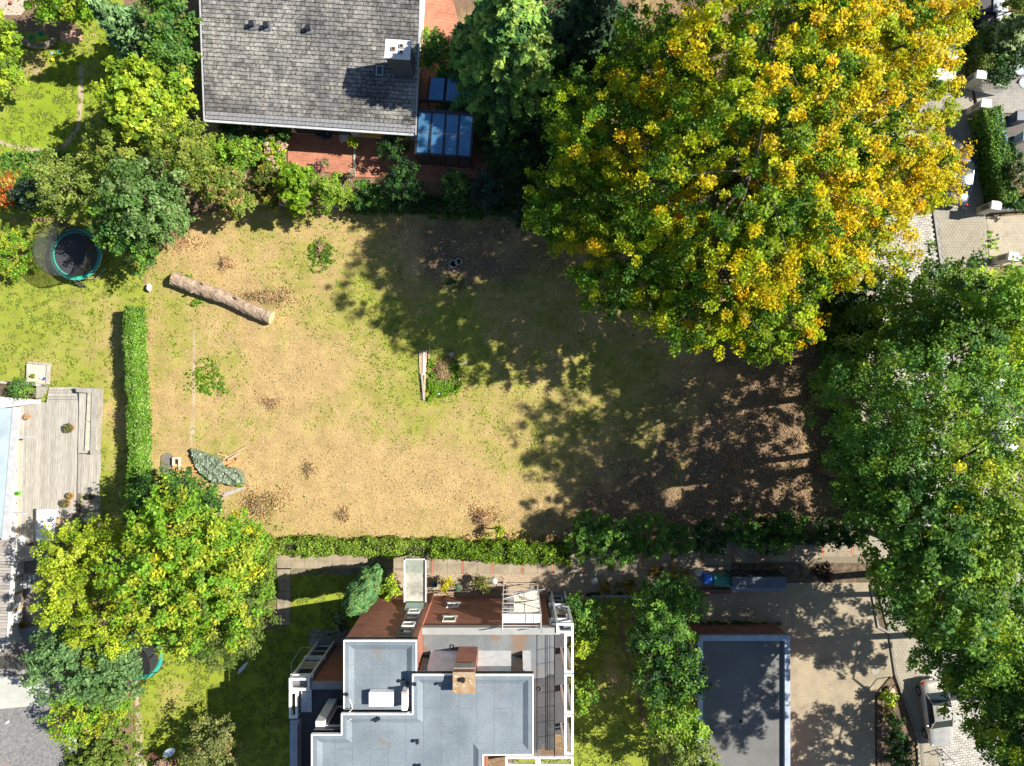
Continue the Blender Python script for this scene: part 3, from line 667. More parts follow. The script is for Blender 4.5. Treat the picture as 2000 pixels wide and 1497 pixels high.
# top right
conifer('conifer_tree', 'pale green conifer beside the dark bin boxes at the upper right', 1962, 70, 1.9, 5, [((.24, .32, .13), 3), ((.16, .23, .08), 2)], leaf=.16, dens=1.2)
shrub('brownish green bush at the upper right corner', [(1985, 15, 2.5, 28, 1.3)], POL)
shrub('dark shrub in the shade behind the tall gate pillar', [(1950, 140, 1.4, 28, .9), (1985, 110, 1.4, 22, .9)], PDARK)
shrub('variegated shrub behind the long hedge on the right edge', [(1985, 345, 2, 18, 1, 28)], [((.3, .32, .2), 1), ((.1, .16, .06), 3)])
shrub('dark shrub filling the corner right of the long hedge', [(1985, 395, 1, 24, .7), (1975, 305, .8, 20, .5)], PDARK)
# flowering shrubs
def flower_fn(fc, frac):
    def f(C_, D_, col):
        m = rng.random(len(C_)) < frac; col[m] = np.array(fc); return col
    return f
shrub('hydrangea with cream and pink blooms at the left end of the terrace', [(532, 294, 1.2, 26, .8), (533, 318, 1.1, 20, .7)], PYG, name='hydrangea', colorfn=flower_fn((.6, .42, .35), .3), rc=.16, per=20)
shrub('pink flowering clump on the sunny edge of the brick terrace', [(630, 322, .7, 13, .45)], [((.55, .25, .28), 2), ((.2, .25, .08), 2)], name='hydrangea', rc=.12, per=16, leaf=.07)
shrub('pale pink blossom clump next to the thin terrace divider', [(686, 341, .7, 9, .45)], [((.6, .38, .38), 2), ((.2, .25, .1), 2)], name='hydrangea', rc=.12, per=16, leaf=.07)
shrub('small green potted plant at the top of the terrace divider', [(694, 278, 1.2, 9, .5)], PLIME, leaf=.09)
shrub('small red green bushes beside the upper terrace path', [(832, 75, .8, 8, .5), (834, 60, .7, 6, .4), (838, 98, .8, 8, .5)], PGL, leaf=.08)
shrub('young green weed stem rising beside the brush heap', [(976, 1033, 1.2, 8, .5)], PLIME, leaf=.1)
shrub('green seedling bush around the burnt brown tuft in the field', [(630, 494, .2, 20, .3, 22)], PG, leaf=.07, rc=.12, dens=.5, per=12)
# rounded shrub in wooden planter
shrub('round green shrub in the wooden planter beside the white wall', [(42, 762, 1.3, 22, .8)], PG, leaf=.08)

# columnar conifer by the building
c0 = P(735, 1120, 0)
tc = thing('conifer_tree', 'tall narrow blue green columnar conifer at the brown brick corner', 'tree', (c0.x, c0.y, 0))
n = 9000; u = rng.random(n); a = rng.uniform(0, 6.283, n)
rr = 0.82*np.minimum(1, (1-u)*3.2)**.6*(.75+.25*np.minimum(1, u*6))*(1+.12*np.sin(5*a+u*14)+.1*np.sin(9*a-u*23))*(.75+.25*rng.random(n)**.5)
pos = np.column_stack([c0.x+rr*np.cos(a), c0.y+rr*np.sin(a), .1+u*8.3]); nr = np.column_stack([np.cos(a), np.sin(a), .6+0*a])+rng.normal(size=(n, 3))*.4
col = pick([((.06, .17, .055), 3), ((.11, .25, .085), 3), ((.2, .25, .05), 1)], n)*(.65+.6*vnoise(a*3, u*8, .4, 8)[:, None])
o = bpy.data.objects.new('crown', leaf_mesh('crown', pos, nr, .2*rng.uniform(.6, 1.3, n), col, NEEDLE, BASE[tc.name], 2.0, np.column_stack([0*a, 0*a, 1+0*a])+rng.normal(size=(n, 3))*.4)); link(o, tc)
part('trunk', MB().tube((c0.x, c0.y, 0), (c0.x, c0.y, 7.4), .14, .03), bark, tc)

# hedges
PLAUR = [((.10, .235, .02), 3), ((.16, .32, .03), 3), ((.32, .44, .16), 1), ((.2, .19, .05), .25)]
hedge('long clipped laurel hedge between the west lawn and the dry plot', [P(277, 606)[:2], P(279, 700)[:2], P(285, 790)[:2], P(287, 880)[:2], P(288, 1005)[:2]], .58, 1.75, PLAUR, leaf=.10, dens=900, wob=.16)
hedge('long mixed olive green hedge along the bottom of the dry plot', [P(560, 1062)[:2], P(700, 1064)[:2], P(850, 1066)[:2]], 1.0, 1.1, POL+PGL, leaf=.10, dens=480, wob=.42)
hedge('bright lime hedge stretch above the striped path', [P(850, 1066)[:2], P(980, 1072)[:2], P(1110, 1078)[:2]], 1.0, 1.3, [((.16, .28, .02), 3), ((.22, .34, .025), 2), ((.08, .16, .02), 2)], leaf=.11, dens=440, wob=.42)
hedge('olive hedge end at the foot of the large yellow green tree', [P(470, 1050)[:2], P(560, 1064)[:2]], 1.0, 1.0, POL, leaf=.12, dens=330, wob=.2)
hedge('overgrown green border strip left of the narrow path down', [P(528, 1075)[:2], P(530, 1150)[:2]], .9, 1.2, PGL+POL, leaf=.13, dens=300, wob=.2)
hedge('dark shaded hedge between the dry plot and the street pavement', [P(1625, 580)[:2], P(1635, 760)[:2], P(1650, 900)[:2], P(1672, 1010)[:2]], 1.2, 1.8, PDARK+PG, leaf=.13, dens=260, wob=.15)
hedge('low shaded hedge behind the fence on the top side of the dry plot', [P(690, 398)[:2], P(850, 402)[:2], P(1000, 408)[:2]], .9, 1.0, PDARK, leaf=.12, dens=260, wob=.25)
hedge('straight clipped hedge from the second gate pillar down to the white wall', [P(1905, 232)[:2], P(1922, 330)[:2], P(1938, 405)[:2]], 1.1, 1.9, PG+[((.16, .24, .05), 2)], leaf=.11, dens=380, wob=.05)
hedge('short clipped hedge above the first gate pillar', [P(1888, 88)[:2], P(1896, 156)[:2]], .8, 1.9, [((.2, .28, .06), 2), ((.13, .2, .04), 2)], leaf=.11, dens=380, wob=.05)
hedge('low green planting below the white driveway wall', [P(1955, 405)[:2], P(2010, 400)[:2]], .7, .5, PGL, leaf=.1, dens=300)

# ---------------------------------------------------------------- paving
def poly_px(pts, h=0.0): return [(X(a, h), Y(b, h)) for a, b in pts]
def sheet(name, pts, z, mat, t=0.1, **k):
    return solo(name, MB().prism(poly_px(pts), z-t, z), mat, kind='structure', **k)
court_m = brick_mat('court_paving', (.335, .285, .195), (.305, .26, .18), (.235, .195, .135), .2, .1, .012, blot=((.10, .08, .06), .35, .62, .5), rotz=.05)
park_m = brick_mat('parking_paving', (.33, .31, .26), (.29, .27, .23), (.18, .165, .14), .2, .1, .012, rotz=R(8))
sheet('parking_court', [(1372, 1140), (1705, 1138), (1712, 1200), (1735, 1235), (1748, 1315), (1708, 1360), (1710, 1600), (1372, 1600)], .02, court_m)
brick_red = brick_mat('terrace_brick', (.52, .215, .13), (.42, .165, .10), (.17, .09, .06), .2, .1, .012, rotz=R(-4))
sheet('brick_terrace', [(562, 244), (822, 240), (822, 60), (880, -20), (900, 60), (960, 250), (948, 350), (860, 358), (800, 350), (692, 346), (600, 330), (562, 318)], .03, brick_red)
for pts in ([(820, -60), (885, -60), (885, 90), (822, 90)],):
    sheet('brick_terrace', pts, .026, brick_red)
sheet('garden_path', [(395, 235), (440, 235), (445, 262), (440, 290), (500, 335), (500, 365), (470, 350), (395, 280)], .01, M('path_soil', (.32, .25, .2), 4, .95))
# road: pale blocks laid one by one
def road_edge(y): return 1700+0.137*(y-480), 1830+0.137*(y-480)
road_pts = [(road_edge(-200)[0], -200), (road_edge(-200)[1], -200), (road_edge(1700)[1], 1700), (road_edge(1700)[0], 1700)]
sheet('road', road_pts, -.01, M('road_bed', (.14, .13, .12), 5, .95))
block_m = M('road_block', [(.33, .31, .27), (.43, .41, .37), (.52, .50, .46)], 2.0, .85, bmp=.3, island=.3)
road = [o for o in COL.objects if o.name == 'road'][0]
ang = math.atan2(-0.137, -1.0)  # along-road direction in world (towards -y of picture up)
rdir = Vector((0.137, -1.0)).normalized(); rn = Vector((1.0, 0.137)).normalized()
o0 = Vector((X(1700), Y(480)))
bl, bw = .34, .17
cells = []
for j in range(-160, 230):
    for i in range(0, 14):
        a = (i+(.5 if j % 2 else 0))*bl+bl/2
        if a > 4.55: continue
        q = o0+rn*a+rdir*(j*bw); cells.append((q.x, q.y, (q.x*28+1000), 748.5-q.y*28))
def vis(px, py): return (1700 < px < 1832 and 425 < py < 590) or (1842 < px < 2005 and 1395 < py < 1500) or (1655 < px < 1720 and 560 < py < 640)
near = [c for c in cells if vis(c[2], c[3])]; rnd.shuffle(near)
ctr = lambda c: (c[2]-1765)**2+(c[3]-500)**2
near.sort(key=lambda c: min((c[2]-1765)**2+(c[3]-500)**2, (c[2]-1900)**2+(c[3]-1450)**2)); sing = near[:300]; ss = set(id(c) for c in sing)
rz = math.atan2(rn.y, rn.x)
bme = mesh_of('paving_block', MB().box(-bl/2+.012, -bw/2+.012, -.05, bl/2-.012, bw/2-.012, 0), block_m)
pieces('paving_block', bme, [(c[0], c[1], .02+rnd.uniform(-.006, .006), rz+rnd.uniform(-.02, .02)) for c in sing], road)
mb = MB()
for c in cells:
    if id(c) in ss: continue
    if -35 < c[1] < 30: mb.obox((c[0], c[1], rnd.uniform(-.006, .006)), bl-.024, bw-.024, .05, rz)
part('paving_block', mb, block_m, road, kind='stuff')
# right pavement and parking strip
def shift(pts, d): return [(a+d, b) for a, b in pts]
E = lambda y, d: (road_edge(y)[1]+d, y)
W_ = lambda y, d: (road_edge(y)[0]+d, y)
sheet('parking_strip', [E(-150, 5), E(-150, 62), E(432, 62), E(432, 5)], .10, park_m)
sheet('pavement', [E(-150, 62), E(-150, 118), E(432, 100), E(432, 62)], .112, park_m)
sheet('pavement', [E(432, 5), E(432, 96), (1925, 425), (1930, 520), E(700, 96), E(1600, 96), E(1600, 5)], .10, concrete)
sheet('driveway', [(1925, 425), (2100, 415), (2100, 520), (1932, 520)], .104, brick_mat('driveway_paving', (.38, .33, .25), (.34, .30, .23), (.24, .21, .16), .2, .2, .01))
sheet('driveway', [(1898, 165), (2100, 165), (2100, 222), (1912, 222)], .12, brick_mat('driveway2', (.34, .32, .29), (.28, .27, .25), (.13, .12, .11), .2, .1, .01))
solo('kerb', MB().prism(poly_px([E(-200, 0), E(-200, 5), E(1700, 5), E(1700, 0)]), -.05, .11), concrete, kind='structure')
solo('kerb', MB().prism(poly_px([W_(-200, -5), W_(-200, 0), W_(1700, 0), W_(1700, -5)]), -.05, .11), concrete, kind='structure')
# left pavement (hex slabs) between plots and the road
LP = [W_(500, -62), W_(500, -5), W_(1600, -5), (1800, 1600), (1790, 1440), (1748, 1315), (1735, 1235), (1715, 1140), (1700, 1060), (1664, 1010), (1650, 800), (1640, 600)]
sheet('pavement', LP, .085, M('pavement_bed', (.27, .24, .19), 5, .95))
hexm = M('hex_slab', [(.27, .24, .185), (.31, .28, .22), (.34, .31, .25)], 1.5, .9, bmp=.2, island=.08)
def hexes(poly, r, z, name_label=None):
    xs = [p[0] for p in poly]; ys = [p[1] for p in poly]; mb = MB(); j = 0; y = min(ys)
    pts = []
    while y < max(ys):
        x = min(xs)+(r*math.sqrt(3)/2 if j % 2 else 0)
        while x < max(xs): pts.append((x, y)); x += r*math.sqrt(3)
        y += 1.5*r; j += 1
    a = np.array(pts); k = inpoly(a[:, 0], a[:, 1], poly)
    for x, y in a[k]:
        zz = z+rnd.uniform(-.004, .004)
        vs_ = [(x+(r-.006)*math.cos(R(60*i+30)), y+(r-.006)*math.sin(R(60*i+30)), zz) for i in range(6)]
        lo_ = [(v[0], v[1], zz-.03) for v in vs_]
        mb.add(vs_+lo_, [(0, 1, 2, 3, 4, 5)]+[(i, i+6, (i+1) % 6+6, (i+1) % 6) for i in range(6)])
    return mb
hx = hexes(poly_px(LP), .13, .105)
o = solo('paving_slab', hx, hexm, kind='stuff'); o.parent = [q for q in COL.objects if q.name == 'pavement.002' or q.name == 'pavement'][-1]
hx = hexes(poly_px([E(432, 7), E(432, 92), (1922, 428), (1928, 520), E(700, 92), E(700, 7)]), .13, .12)
o = solo('paving_slab', hx, hexm, kind='stuff'); o.parent = [q for q in COL.objects if q.name.startswith('pavement')][1]
# concrete slab footpath with red brick strips, bottom of plot
slab_m = M('path_slab', [(.21, .175, .125), (.29, .245, .175), (.35, .30, .22)], 1.2, .9, bmp=.3, island=.07)
sheet('footpath', [(541, 1080), (1110, 1074), (1500, 1058), (1706, 1058), (1706, 1112), (1300, 1112), (1140, 1124), (541, 1124)], -.005, M('joint_sand', (.2, .17, .12), 6, .95))
fp = [o for o in COL.objects if o.name == 'footpath'][0]
def quad_slab(x0, x1, y0, y1, mat, nm, z=.03):
    g = .22
    me = MB().prism(poly_px([(x0+g, y0+g), (x1-g, y0+g), (x1-g, y1-g), (x0+g, y1-g)]), -.02, z+rnd.uniform(-.003, .003)); part(nm, me, mat, fp)
strips = [844.5+58.6*i for i in range(0, 15)]
redb = brick_mat('red_brick_strip', (.5, .2, .13), (.42, .16, .1), (.2, .12, .09), .2, .1, .01)
def top_y(x): return 1082-(max(0, x-1000))*.03
x = 541.0
while x < 840: 
    x2 = min(x+27, 842)
    if x2-x < 5: break
    quad_slab(x, x2, 1084, 1096, slab_m, 'paving_slab'); quad_slab(x, x2, 1096, 1110, slab_m, 'paving_slab'); x = x2
for i, sx in enumerate(strips):
    ty = top_y(sx); by = 1121 if sx < 1130 else 1121-(sx-1130)*.07
    quad_slab(sx-2.3, sx+2.3, ty, by, redb, 'brick_strip')
    w = (58.6-4.6)/2
    for k in range(2):
        a = sx+2.3+k*w; b = a+w; m_ = ty+(by-ty)*.55
        quad_slab(a, b, ty, m_, slab_m, 'paving_slab'); quad_slab(a, b, m_, by, slab_m, 'paving_slab')
sheet('garden_path', [(541, 1110), (568, 1110), (568, 1222), (541, 1222)], -.005, M('joint_sand', (.17, .14, .1)))
gp = [o for o in COL.objects if o.name.startswith('garden_path')][-1]
for i in range(5):
    for k in range(2):
        y0 = 1112+i*22; x0 = 541.5+k*13.2
        part('paving_slab', MB().prism(poly_px([(x0, y0), (x0+12.6, y0), (x0+12.6, y0+21), (x0, y0+21)]), -.02, .03+rnd.uniform(-.003, .003)), slab_m, gp)
gravel_m = M('gravel_bed', [(.22, .16, .11), (.36, .28, .2), (.48, .4, .3)], 9, .95, bmp=.9, blot=((.09, .07, .05), .6, .6, .6))
sheet('gravel_bed', [(730, 1110), (860, 1121), (1130, 1122), (1300, 1110), (1425, 1108), (1425, 1160), (1240, 1165), (1080, 1175), (830, 1163), (730, 1150)], .012, gravel_m)
sheet('gravel_bed', [(605, 1230), (690, 1230), (670, 1262), (605, 1262)], .014, M('grey_gravel', [(.1, .1, .1), (.25, .25, .24), (.45, .45, .43)], 14, .95, bmp=.9))
sheet('planting_bed', [(1430, 1100), (1705, 1100), (1703, 1138), (1430, 1138)], .016, soilm)
sheet('planting_bed', [(1698, 1145), (1722, 1145), (1736, 1232), (1716, 1225)], .03, soilm)
sheet('planting_bed', [(1738, 1322), (1745, 1340), (1762, 1420), (1775, 1600), (1712, 1600), (1712, 1352)], .10, soilm)
sheet('forecourt', [(1890, 130), (1888, -60), (2100, -60), (2100, 160), (1895, 160)], .004, M('forecourt_soil', [(.1, .08, .05), (.2, .17, .1), (.3, .24, .15)], 2, .95))
sheet('bin_yard', [(1945, 222), (2100, 225), (2100, 300), (1960, 300)], .02, M('yard_dark', (.12, .11, .1), 4, .9))
sheet('pebble_yard', [(1966, 118), (2100, 118), (2100, 180), (1970, 178)], .03, M('pebbles', [(.12, .1, .1), (.22, .2, .19), (.34, .3, .28)], 12, .9, bmp=.8))
solo('kerb', MB().prism(poly_px([(1713, 1138), (1738, 1235), (1750, 1315), (1776, 1385), (1800, 1450), (1812, 1600), (1806, 1600), (1795, 1450), (1771, 1386), (1746, 1316), (1734, 1236), (1709, 1138)]), -.02, .125), M('kerb_dark', (.2, .185, .15), 3, .9), kind='structure')
mb = MB().prism(poly_px([(1698, 1142), (1701, 1142), (1716, 1222), (1740, 1236), (1739, 1239), (1713, 1226)]), 0, .13)
solo('kerb', mb, concrete, kind='structure')
o = thing('manhole_cover', 'round manhole cover set in the sunny parking court paving', 'manhole cover', tuple(P(1710, 1310)))
part('rim', MB().ring((X(1710), Y(1310), .026), .33, .022, 28, 5), concrete, o); part('lid', MB().lathe((X(1710), Y(1310), .005), [(.3, 0), (.3, .022)], 28), M('cast_lid', (.3, .27, .22), 8, .7, .2), o)

# ---------------------------------------------------------------- tiled house (top)
th = thing('tiled_house', 'detached house with weathered grey tiled roof at the top', 'house', (X(610, 0), Y(200, 0), 0))
EH = 3.0; eL, eR = P(400, 233, EH), P(811, 261, EH)
ex = (eR-eL); Wd = ex.length; ex.normalize(); eyv = Vector((-ex.y, ex.x, 0)); 
SL = R(14); LEN = 11.6
up = eyv*math.cos(SL)+Vector((0, 0, math.sin(SL))); nrm = ex.cross(up)
tile_m = None
def roof_tile_mat():
    m, nt, b = newmat('roof_tile'); v = wpos(nt)
    g = nt.nodes.new('ShaderNodeNewGeometry'); oi = nt.nodes.new('ShaderNodeObjectInfo')
    rn_ = math_(nt, 'FRACT', math_(nt, 'ADD', g.outputs['Random Per Island'], oi.outputs['Random']))
    base = ramp(nt, rn_, [(.11, .11, .11), (.17, .17, .165), (.25, .245, .235)], 0, 1)
    n1 = noise(nt, v, 5.5, 6, .75); moss = ramp(nt, n1.outputs[0], [(0, 0, 0), (1, 1, 1)], .56, .58)
    c = base.outputs[0]
    n2 = noise(nt, v, 2.6, 9, .85); lich = ramp(nt, n2.outputs[0], [(0, 0, 0), (1, 1, 1)], .49, .56)
    c = mixc(nt, math_(nt, 'MULTIPLY', lich.outputs[0], .75), c, (.36, .355, .33))
    c = mixc(nt, math_(nt, 'MULTIPLY', moss.outputs[0], .85), c, (.075, .048, .028))
    n3 = noise(nt, v, .3, 5, .6); c = mixc(nt, 1.0, c, ramp(nt, n3.outputs[0], [(.52, .53, .56), (1.3, 1.29, 1.25)], .38, .62).outputs[0], 'MULTIPLY')
    nt.links.new(c, b.inputs['Base Color']); b.inputs['Roughness'].default_value = .85; bump(nt, b, n1.outputs[0], .5, .02); return m
tile_m = roof_tile_mat()
tile_new = M('cleaner_tile', [(.2, .205, .215), (.26, .265, .28)], 3, .8, island=.12)
def rp(u, v, w=0.0): return eL+ex*u+up*v+nrm*w
o = part('wall', MB().add([rp(.5, .5, 0)-Vector((0, 0, EH+.2)), rp(Wd-.4, .5)-Vector((0, 0, EH+.2)), rp(Wd-.4, LEN)-Vector((0, 0, EH+2.9)), rp(.5, LEN)-Vector((0, 0, EH+2.9)),
      rp(.5, .5, -.2), rp(Wd-.4, .5, -.2), rp(Wd-.4, LEN, -.2), rp(.5, LEN, -.2)], [(0, 3, 2, 1), (4, 5, 6, 7), (0, 1, 5, 4), (1, 2, 6, 5), (2, 3, 7, 6), (3, 0, 4, 7)]), white, th)
roof = part('roof', MB().add([rp(0, 0, -.16), rp(Wd, 0, -.16), rp(Wd, LEN, -.16), rp(0, LEN, -.16), rp(0, 0, -.02), rp(Wd, 0, -.02), rp(Wd, LEN, -.02), rp(0, LEN, -.02)],
      [(0, 3, 2, 1), (4, 5, 6, 7), (0, 1, 5, 4), (1, 2, 6, 5), (2, 3, 7, 6), (3, 0, 4, 7)]), M('roof_base', (.06, .06, .06), 4, .9), th)
TW, TH_ = .30, .255
nu = int(Wd/TW); nv = int(LEN/TH_); TW = Wd/nu
rotm = Matrix((ex, up, nrm)).transposed().to_4x4()
tilt_ = Matrix.Rotation(R(-3.5), 4, 'X')
def tile_box(): return MB().box(-TW/2+.011, .0, -.012, TW/2-.011, TH_-.034, .014)
me_t = bpy.data.meshes.new('tile'); tb = tile_box()
me_t = mesh_of('tile', tb, tile_m); me_n = mesh_of('tile', tb, tile_new)
rest = MB(); singles = 0; tilt_ = Matrix.Rotation(R(-5.5), 4, 'X')
for j in range(nv):
    for i in range(nu):
        ofs = .5 if j % 2 else 0
        u = (i+.5+ofs*.5)*TW; 
        hi_ = .014 if u > Wd-TW*.4 else 0; u = min(u, Wd-TW*.5)
        q = rp(u, j*TH_+.03, .022+hi_+rnd.uniform(-.004, .004)); m = Matrix.Translation(q) @ rotm @ tilt_ @ Matrix.Rotation(rnd.uniform(-.012, .012), 4, 'Z')
        if (q.y*1400/(HC-q.z)) > 780: 
            continue
        if singles < 300:
            ob = bpy.data.objects.new('tile', me_n if j < 2 else me_t); link(ob, th)
            ob.parent = roof; ob.matrix_local = Matrix.Translation(-BASE[th.name]) @ m; singles += 1
        else: rest.add([m @ Vector(p) for p in tb.v], tb.f)
part('tile', rest, tile_m, roof, kind='stuff')
part('gutter', MB().add([rp(-.1, -.16, -.22), rp(Wd+.1, -.16, -.22), rp(Wd+.1, 0, -.22), rp(-.1, 0, -.22), rp(-.1, -.16, -.05), rp(Wd+.1, -.16, -.05), rp(Wd+.1, 0, -.05), rp(-.1, 0, -.05)],
     [(0, 3, 2, 1), (4, 5, 6, 7), (0, 1, 5, 4), (1, 2, 6, 5), (2, 3, 7, 6), (3, 0, 4, 7)]), M('gutter_zinc', (.5, .53, .56), 3, .5, .1), th)
for u0 in (-.07, Wd+.01):
    part('verge_board', MB().add([rp(u0, -.1, -.18), rp(u0+.07, -.1, -.18), rp(u0+.07, LEN, -.18), rp(u0, LEN, -.18), rp(u0, -.1, .06), rp(u0+.07, -.1, .06), rp(u0+.07, LEN, .06), rp(u0, LEN, .06)],
     [(0, 3, 2, 1), (4, 5, 6, 7), (0, 1, 5, 4), (1, 2, 6, 5), (2, 3, 7, 6), (3, 0, 4, 7)]), M('verge_grey', (.42, .44, .47), 3, .6), th)
# lattice and yellow facade panel on the south wall
wv = lambda u, z, d=0: Vector((0, 0, z))+Vector((*(rp(u, .5)-eyv*(d)).xy, 0))
lat = MB()
for i in range(5): lat.tube(wv(1.3+i*.3, .6, .05), wv(1.3+i*.3, 2.6, .05), .015, n=4)
for i in range(6): lat.tube(wv(1.2, .6+i*.38, .07), wv(2.6, .6+i*.38, .07), .015, n=4)
part('lattice', lat, dark_metal, th)
def wall_box(u0, u1, z0, z1, d0, d1): 
    return MB().add([wv(u0, z0, d0), wv(u1, z0, d0), wv(u1, z0, d1), wv(u0, z0, d1), wv(u0, z1, d0), wv(u1, z1, d0), wv(u1, z1, d1), wv(u0, z1, d1)],
       [(0, 1, 2, 3), (7, 6, 5, 4), (0, 4, 5, 1), (1, 5, 6, 2), (2, 6, 7, 3), (3, 7, 4, 0)])
part('facade_panel', wall_box(Wd-4.2, Wd-.8, .4, 2.5, .003, .05), M('ochre_panel', (.55, .36, .03), 2, .7), th)
w = part('window', wall_box(5.1, 9.2, .1, 2.2, .003, .06), white_f, th); part('pane', wall_box(5.2, 9.1, .2, 2.1, .063, .07), glassd, w)
# chimney
def chimney():
    b0 = P(780, 142, 5.6); c = Vector((X(777, 6.8), Y(97, 6.8), 0)); a = math.atan2(ex.y, ex.x)
    ch = part('chimney', MB().obox((c.x, c.y, 5.5), 1.42, 1.02, 2.5, a), M('chimney_clad', (.075, .08, .095), 5, .6, bmp=.2), th, bevel=.01)
    part('chimney_cap', MB().obox((c.x, c.y, 6.79), 1.56, 1.16, .1, a), M('cap_white', (.62, .64, .66), 2, .6), ch, bevel=.01)
    for dx, dy in ((-.25, -.02), (.22, .18), (.22, -.18)):
        q = c+ex*dx+eyv*dy
        part('flue', MB().obox((q.x, q.y, 6.88), .26, .24, .1, a), M('flue_rust', (.35, .2, .12), 5, .8) if dx < 0 else concrete, ch)
        part('flue_mouth', MB().obox((q.x, q.y, 6.925), .16, .14, .03, a), black, ch)
    v0 = (c-Vector((eL.x, eL.y, 0))).dot(eyv)/math.cos(SL); u0 = (c-Vector((eL.x, eL.y, 0))).dot(ex)
    part('flashing', MB().add([rp(u0-.85, v0-.72, .05), rp(u0+.85, v0-.72, .05), rp(u0+.85, v0-.5, .07), rp(u0-.85, v0-.5, .07)], [(0, 1, 2, 3)]), M('lead', (.12, .13, .15), 4, .5), ch)
    return c
chimney()
for (px, py) in ((480, 31), (509, 33), (593, 39)):
    q = P(px, py, 5.7); 
    # project on the roof plane
    v = (Vector((q.x, q.y, 0))-Vector((eL.x, eL.y, 0))).dot(eyv)/math.cos(SL); u = (Vector((q.x, q.y, 0))-Vector((eL.x, eL.y, 0))).dot(ex); q = rp(u, v, .03)
    part('roof_vent', MB().tube(q, q+Vector((0, 0, .32)), .12, .1, 10).obox((q.x, q.y, q.z+.36), .3, .3, .08, .2), dark_metal, th)
    part('vent_base', MB().obox((q.x, q.y, q.z+.05), .42, .5, .06, 0, SL), M('lead', (.12, .13, .15), 4, .5), th)
q = P(738, 129, 4.6); v = (q-eL).xy.dot(eyv.xy)/math.cos(SL); u = (q-eL).xy.dot(ex.xy)
sk = part('skylight', MB().add([rp(u-.22, v-.3, .02), rp(u+.22, v-.3, .02), rp(u+.22, v+.3, .02), rp(u-.22, v+.3, .02), rp(u-.22, v-.3, .12), rp(u+.22, v-.3, .12), rp(u+.22, v+.3, .12), rp(u-.22, v+.3, .12)],
   [(0, 3, 2, 1), (4, 5, 6, 7), (0, 1, 5, 4), (1, 2, 6, 5), (2, 3, 7, 6), (3, 0, 4, 7)]), steel, th)
part('pane', MB().add([rp(u-.17, v-.25, .124), rp(u+.17, v-.25, .124), rp(u+.17, v+.25, .124), rp(u-.17, v+.25, .124)], [(0, 1, 2, 3)]), glassd, sk)

# conservatory
cv = thing('glass_conservatory', 'glazed lean-to conservatory with sky reflection painted on its panes and dark metal bars beside the house', 'conservatory', (X(862), Y(255), 0))
def pq(px, py, h): return P(px, py, h)
c_tl, c_tr, c_br, c_bl = pq(817, 217, 3.3), pq(925, 225, 3.3), pq(919, 308, 2.6), pq(812, 300, 2.6)
def lerp2(s, t): return c_tl.lerp(c_tr, s).lerp(c_bl.lerp(c_br, s), t)
for i in range(4):
    for j in range(2):
        s0, s1 = i/4+.018, (i+1)/4-.018; t0, t1 = (.03, .485) if j == 0 else (.5, .97)
        a, b, c, d = lerp2(s0, t0), lerp2(s1, t0), lerp2(s1, t1), lerp2(s0, t1); dz = Vector((0, 0, .02))
        part('pane', MB().add([a-dz, b-dz, c-dz, d-dz, a, b, c, d], [(0, 1, 2, 3), (7, 6, 5, 4), (0, 4, 5, 1), (1, 5, 6, 2), (2, 6, 7, 3), (3, 7, 4, 0)]), glassb, cv)
for i in range(5):
    part('roof_bar', MB().obox(tuple((lerp2(i/4, 0)+lerp2(i/4, 1))/2), .13, (lerp2(i/4, 0)-lerp2(i/4, 1)).length+.1, .14, math.atan2(-(lerp2(i/4, 0)-lerp2(i/4, 1)).x, (lerp2(i/4, 0)-lerp2(i/4, 1)).y), R(13)), dark_metal, cv)
part('cross_bar', MB().tube(lerp2(0, .49)+Vector((0, 0, .03)), lerp2(1, .49)+Vector((0, 0, .03)), .025, n=6), steel, cv)
part('eave_beam', MB().tube(lerp2(0, 1.01), lerp2(1, 1.01), .07, n=6), dark_metal, cv); part('wall_beam', MB().tube(lerp2(-.02, -.02), lerp2(1.02, -.02), .14, n=6), dark_metal, cv)
b_l, b_r = lerp2(0, 1), lerp2(1, 1)
for i in range(5):
    a = lerp2(i/4, 1); part('post', MB().tube((a.x, a.y, 0), a, .05, n=6), dark_metal, cv)
for i in range(4):
    a, b = lerp2(i/4+.03, .99), lerp2((i+1)/4-.03, .99); part('pane', MB().quad((a.x, a.y, .1), (b.x, b.y, .1), (b.x, b.y, 2.5), (a.x, a.y, 2.5)), glassd, cv)
for i in range(3):
    a, b = lerp2(1, i/3+.02), lerp2(1, (i+1)/3-.02); part('pane', MB().quad((a.x, a.y, .1), (b.x, b.y, .1), (b.x, b.y, 2.5), (a.x, a.y, 2.5)), glassd, cv)
cu = thing('glass_canopy', 'upper glass canopy with painted sky reflection half hidden under the light conifer', 'canopy', (X(862), Y(180), 0))
k_tl, k_tr, k_br, k_bl = pq(840, 150, 3.0), pq(935, 158, 3.0), pq(935, 201, 2.7), pq(834, 195, 2.7)
def lerp3(s, t): return k_tl.lerp(k_tr, s).lerp(k_bl.lerp(k_br, s), t)
for i in range(3):
    a, b, c, d = lerp3(i/3+.03, .02), lerp3((i+1)/3-.03, .02), lerp3((i+1)/3-.03, .98), lerp3(i/3+.03, .98); dz = Vector((0, 0, .02))
    part('pane', MB().add([a-dz, b-dz, c-dz, d-dz, a, b, c, d], [(0, 1, 2, 3), (7, 6, 5, 4), (0, 4, 5, 1), (1, 5, 6, 2), (2, 6, 7, 3), (3, 7, 4, 0)]), glassb, cu)
for i in range(4): part('roof_bar', MB().tube(lerp3(i/3, 0), lerp3(i/3, 1), .06, n=6), dark_metal, cu)
part('eave_beam', MB().tube(lerp3(-.15, 1.06), lerp3(1, 1.06), .1, n=6), dark_metal, cu)
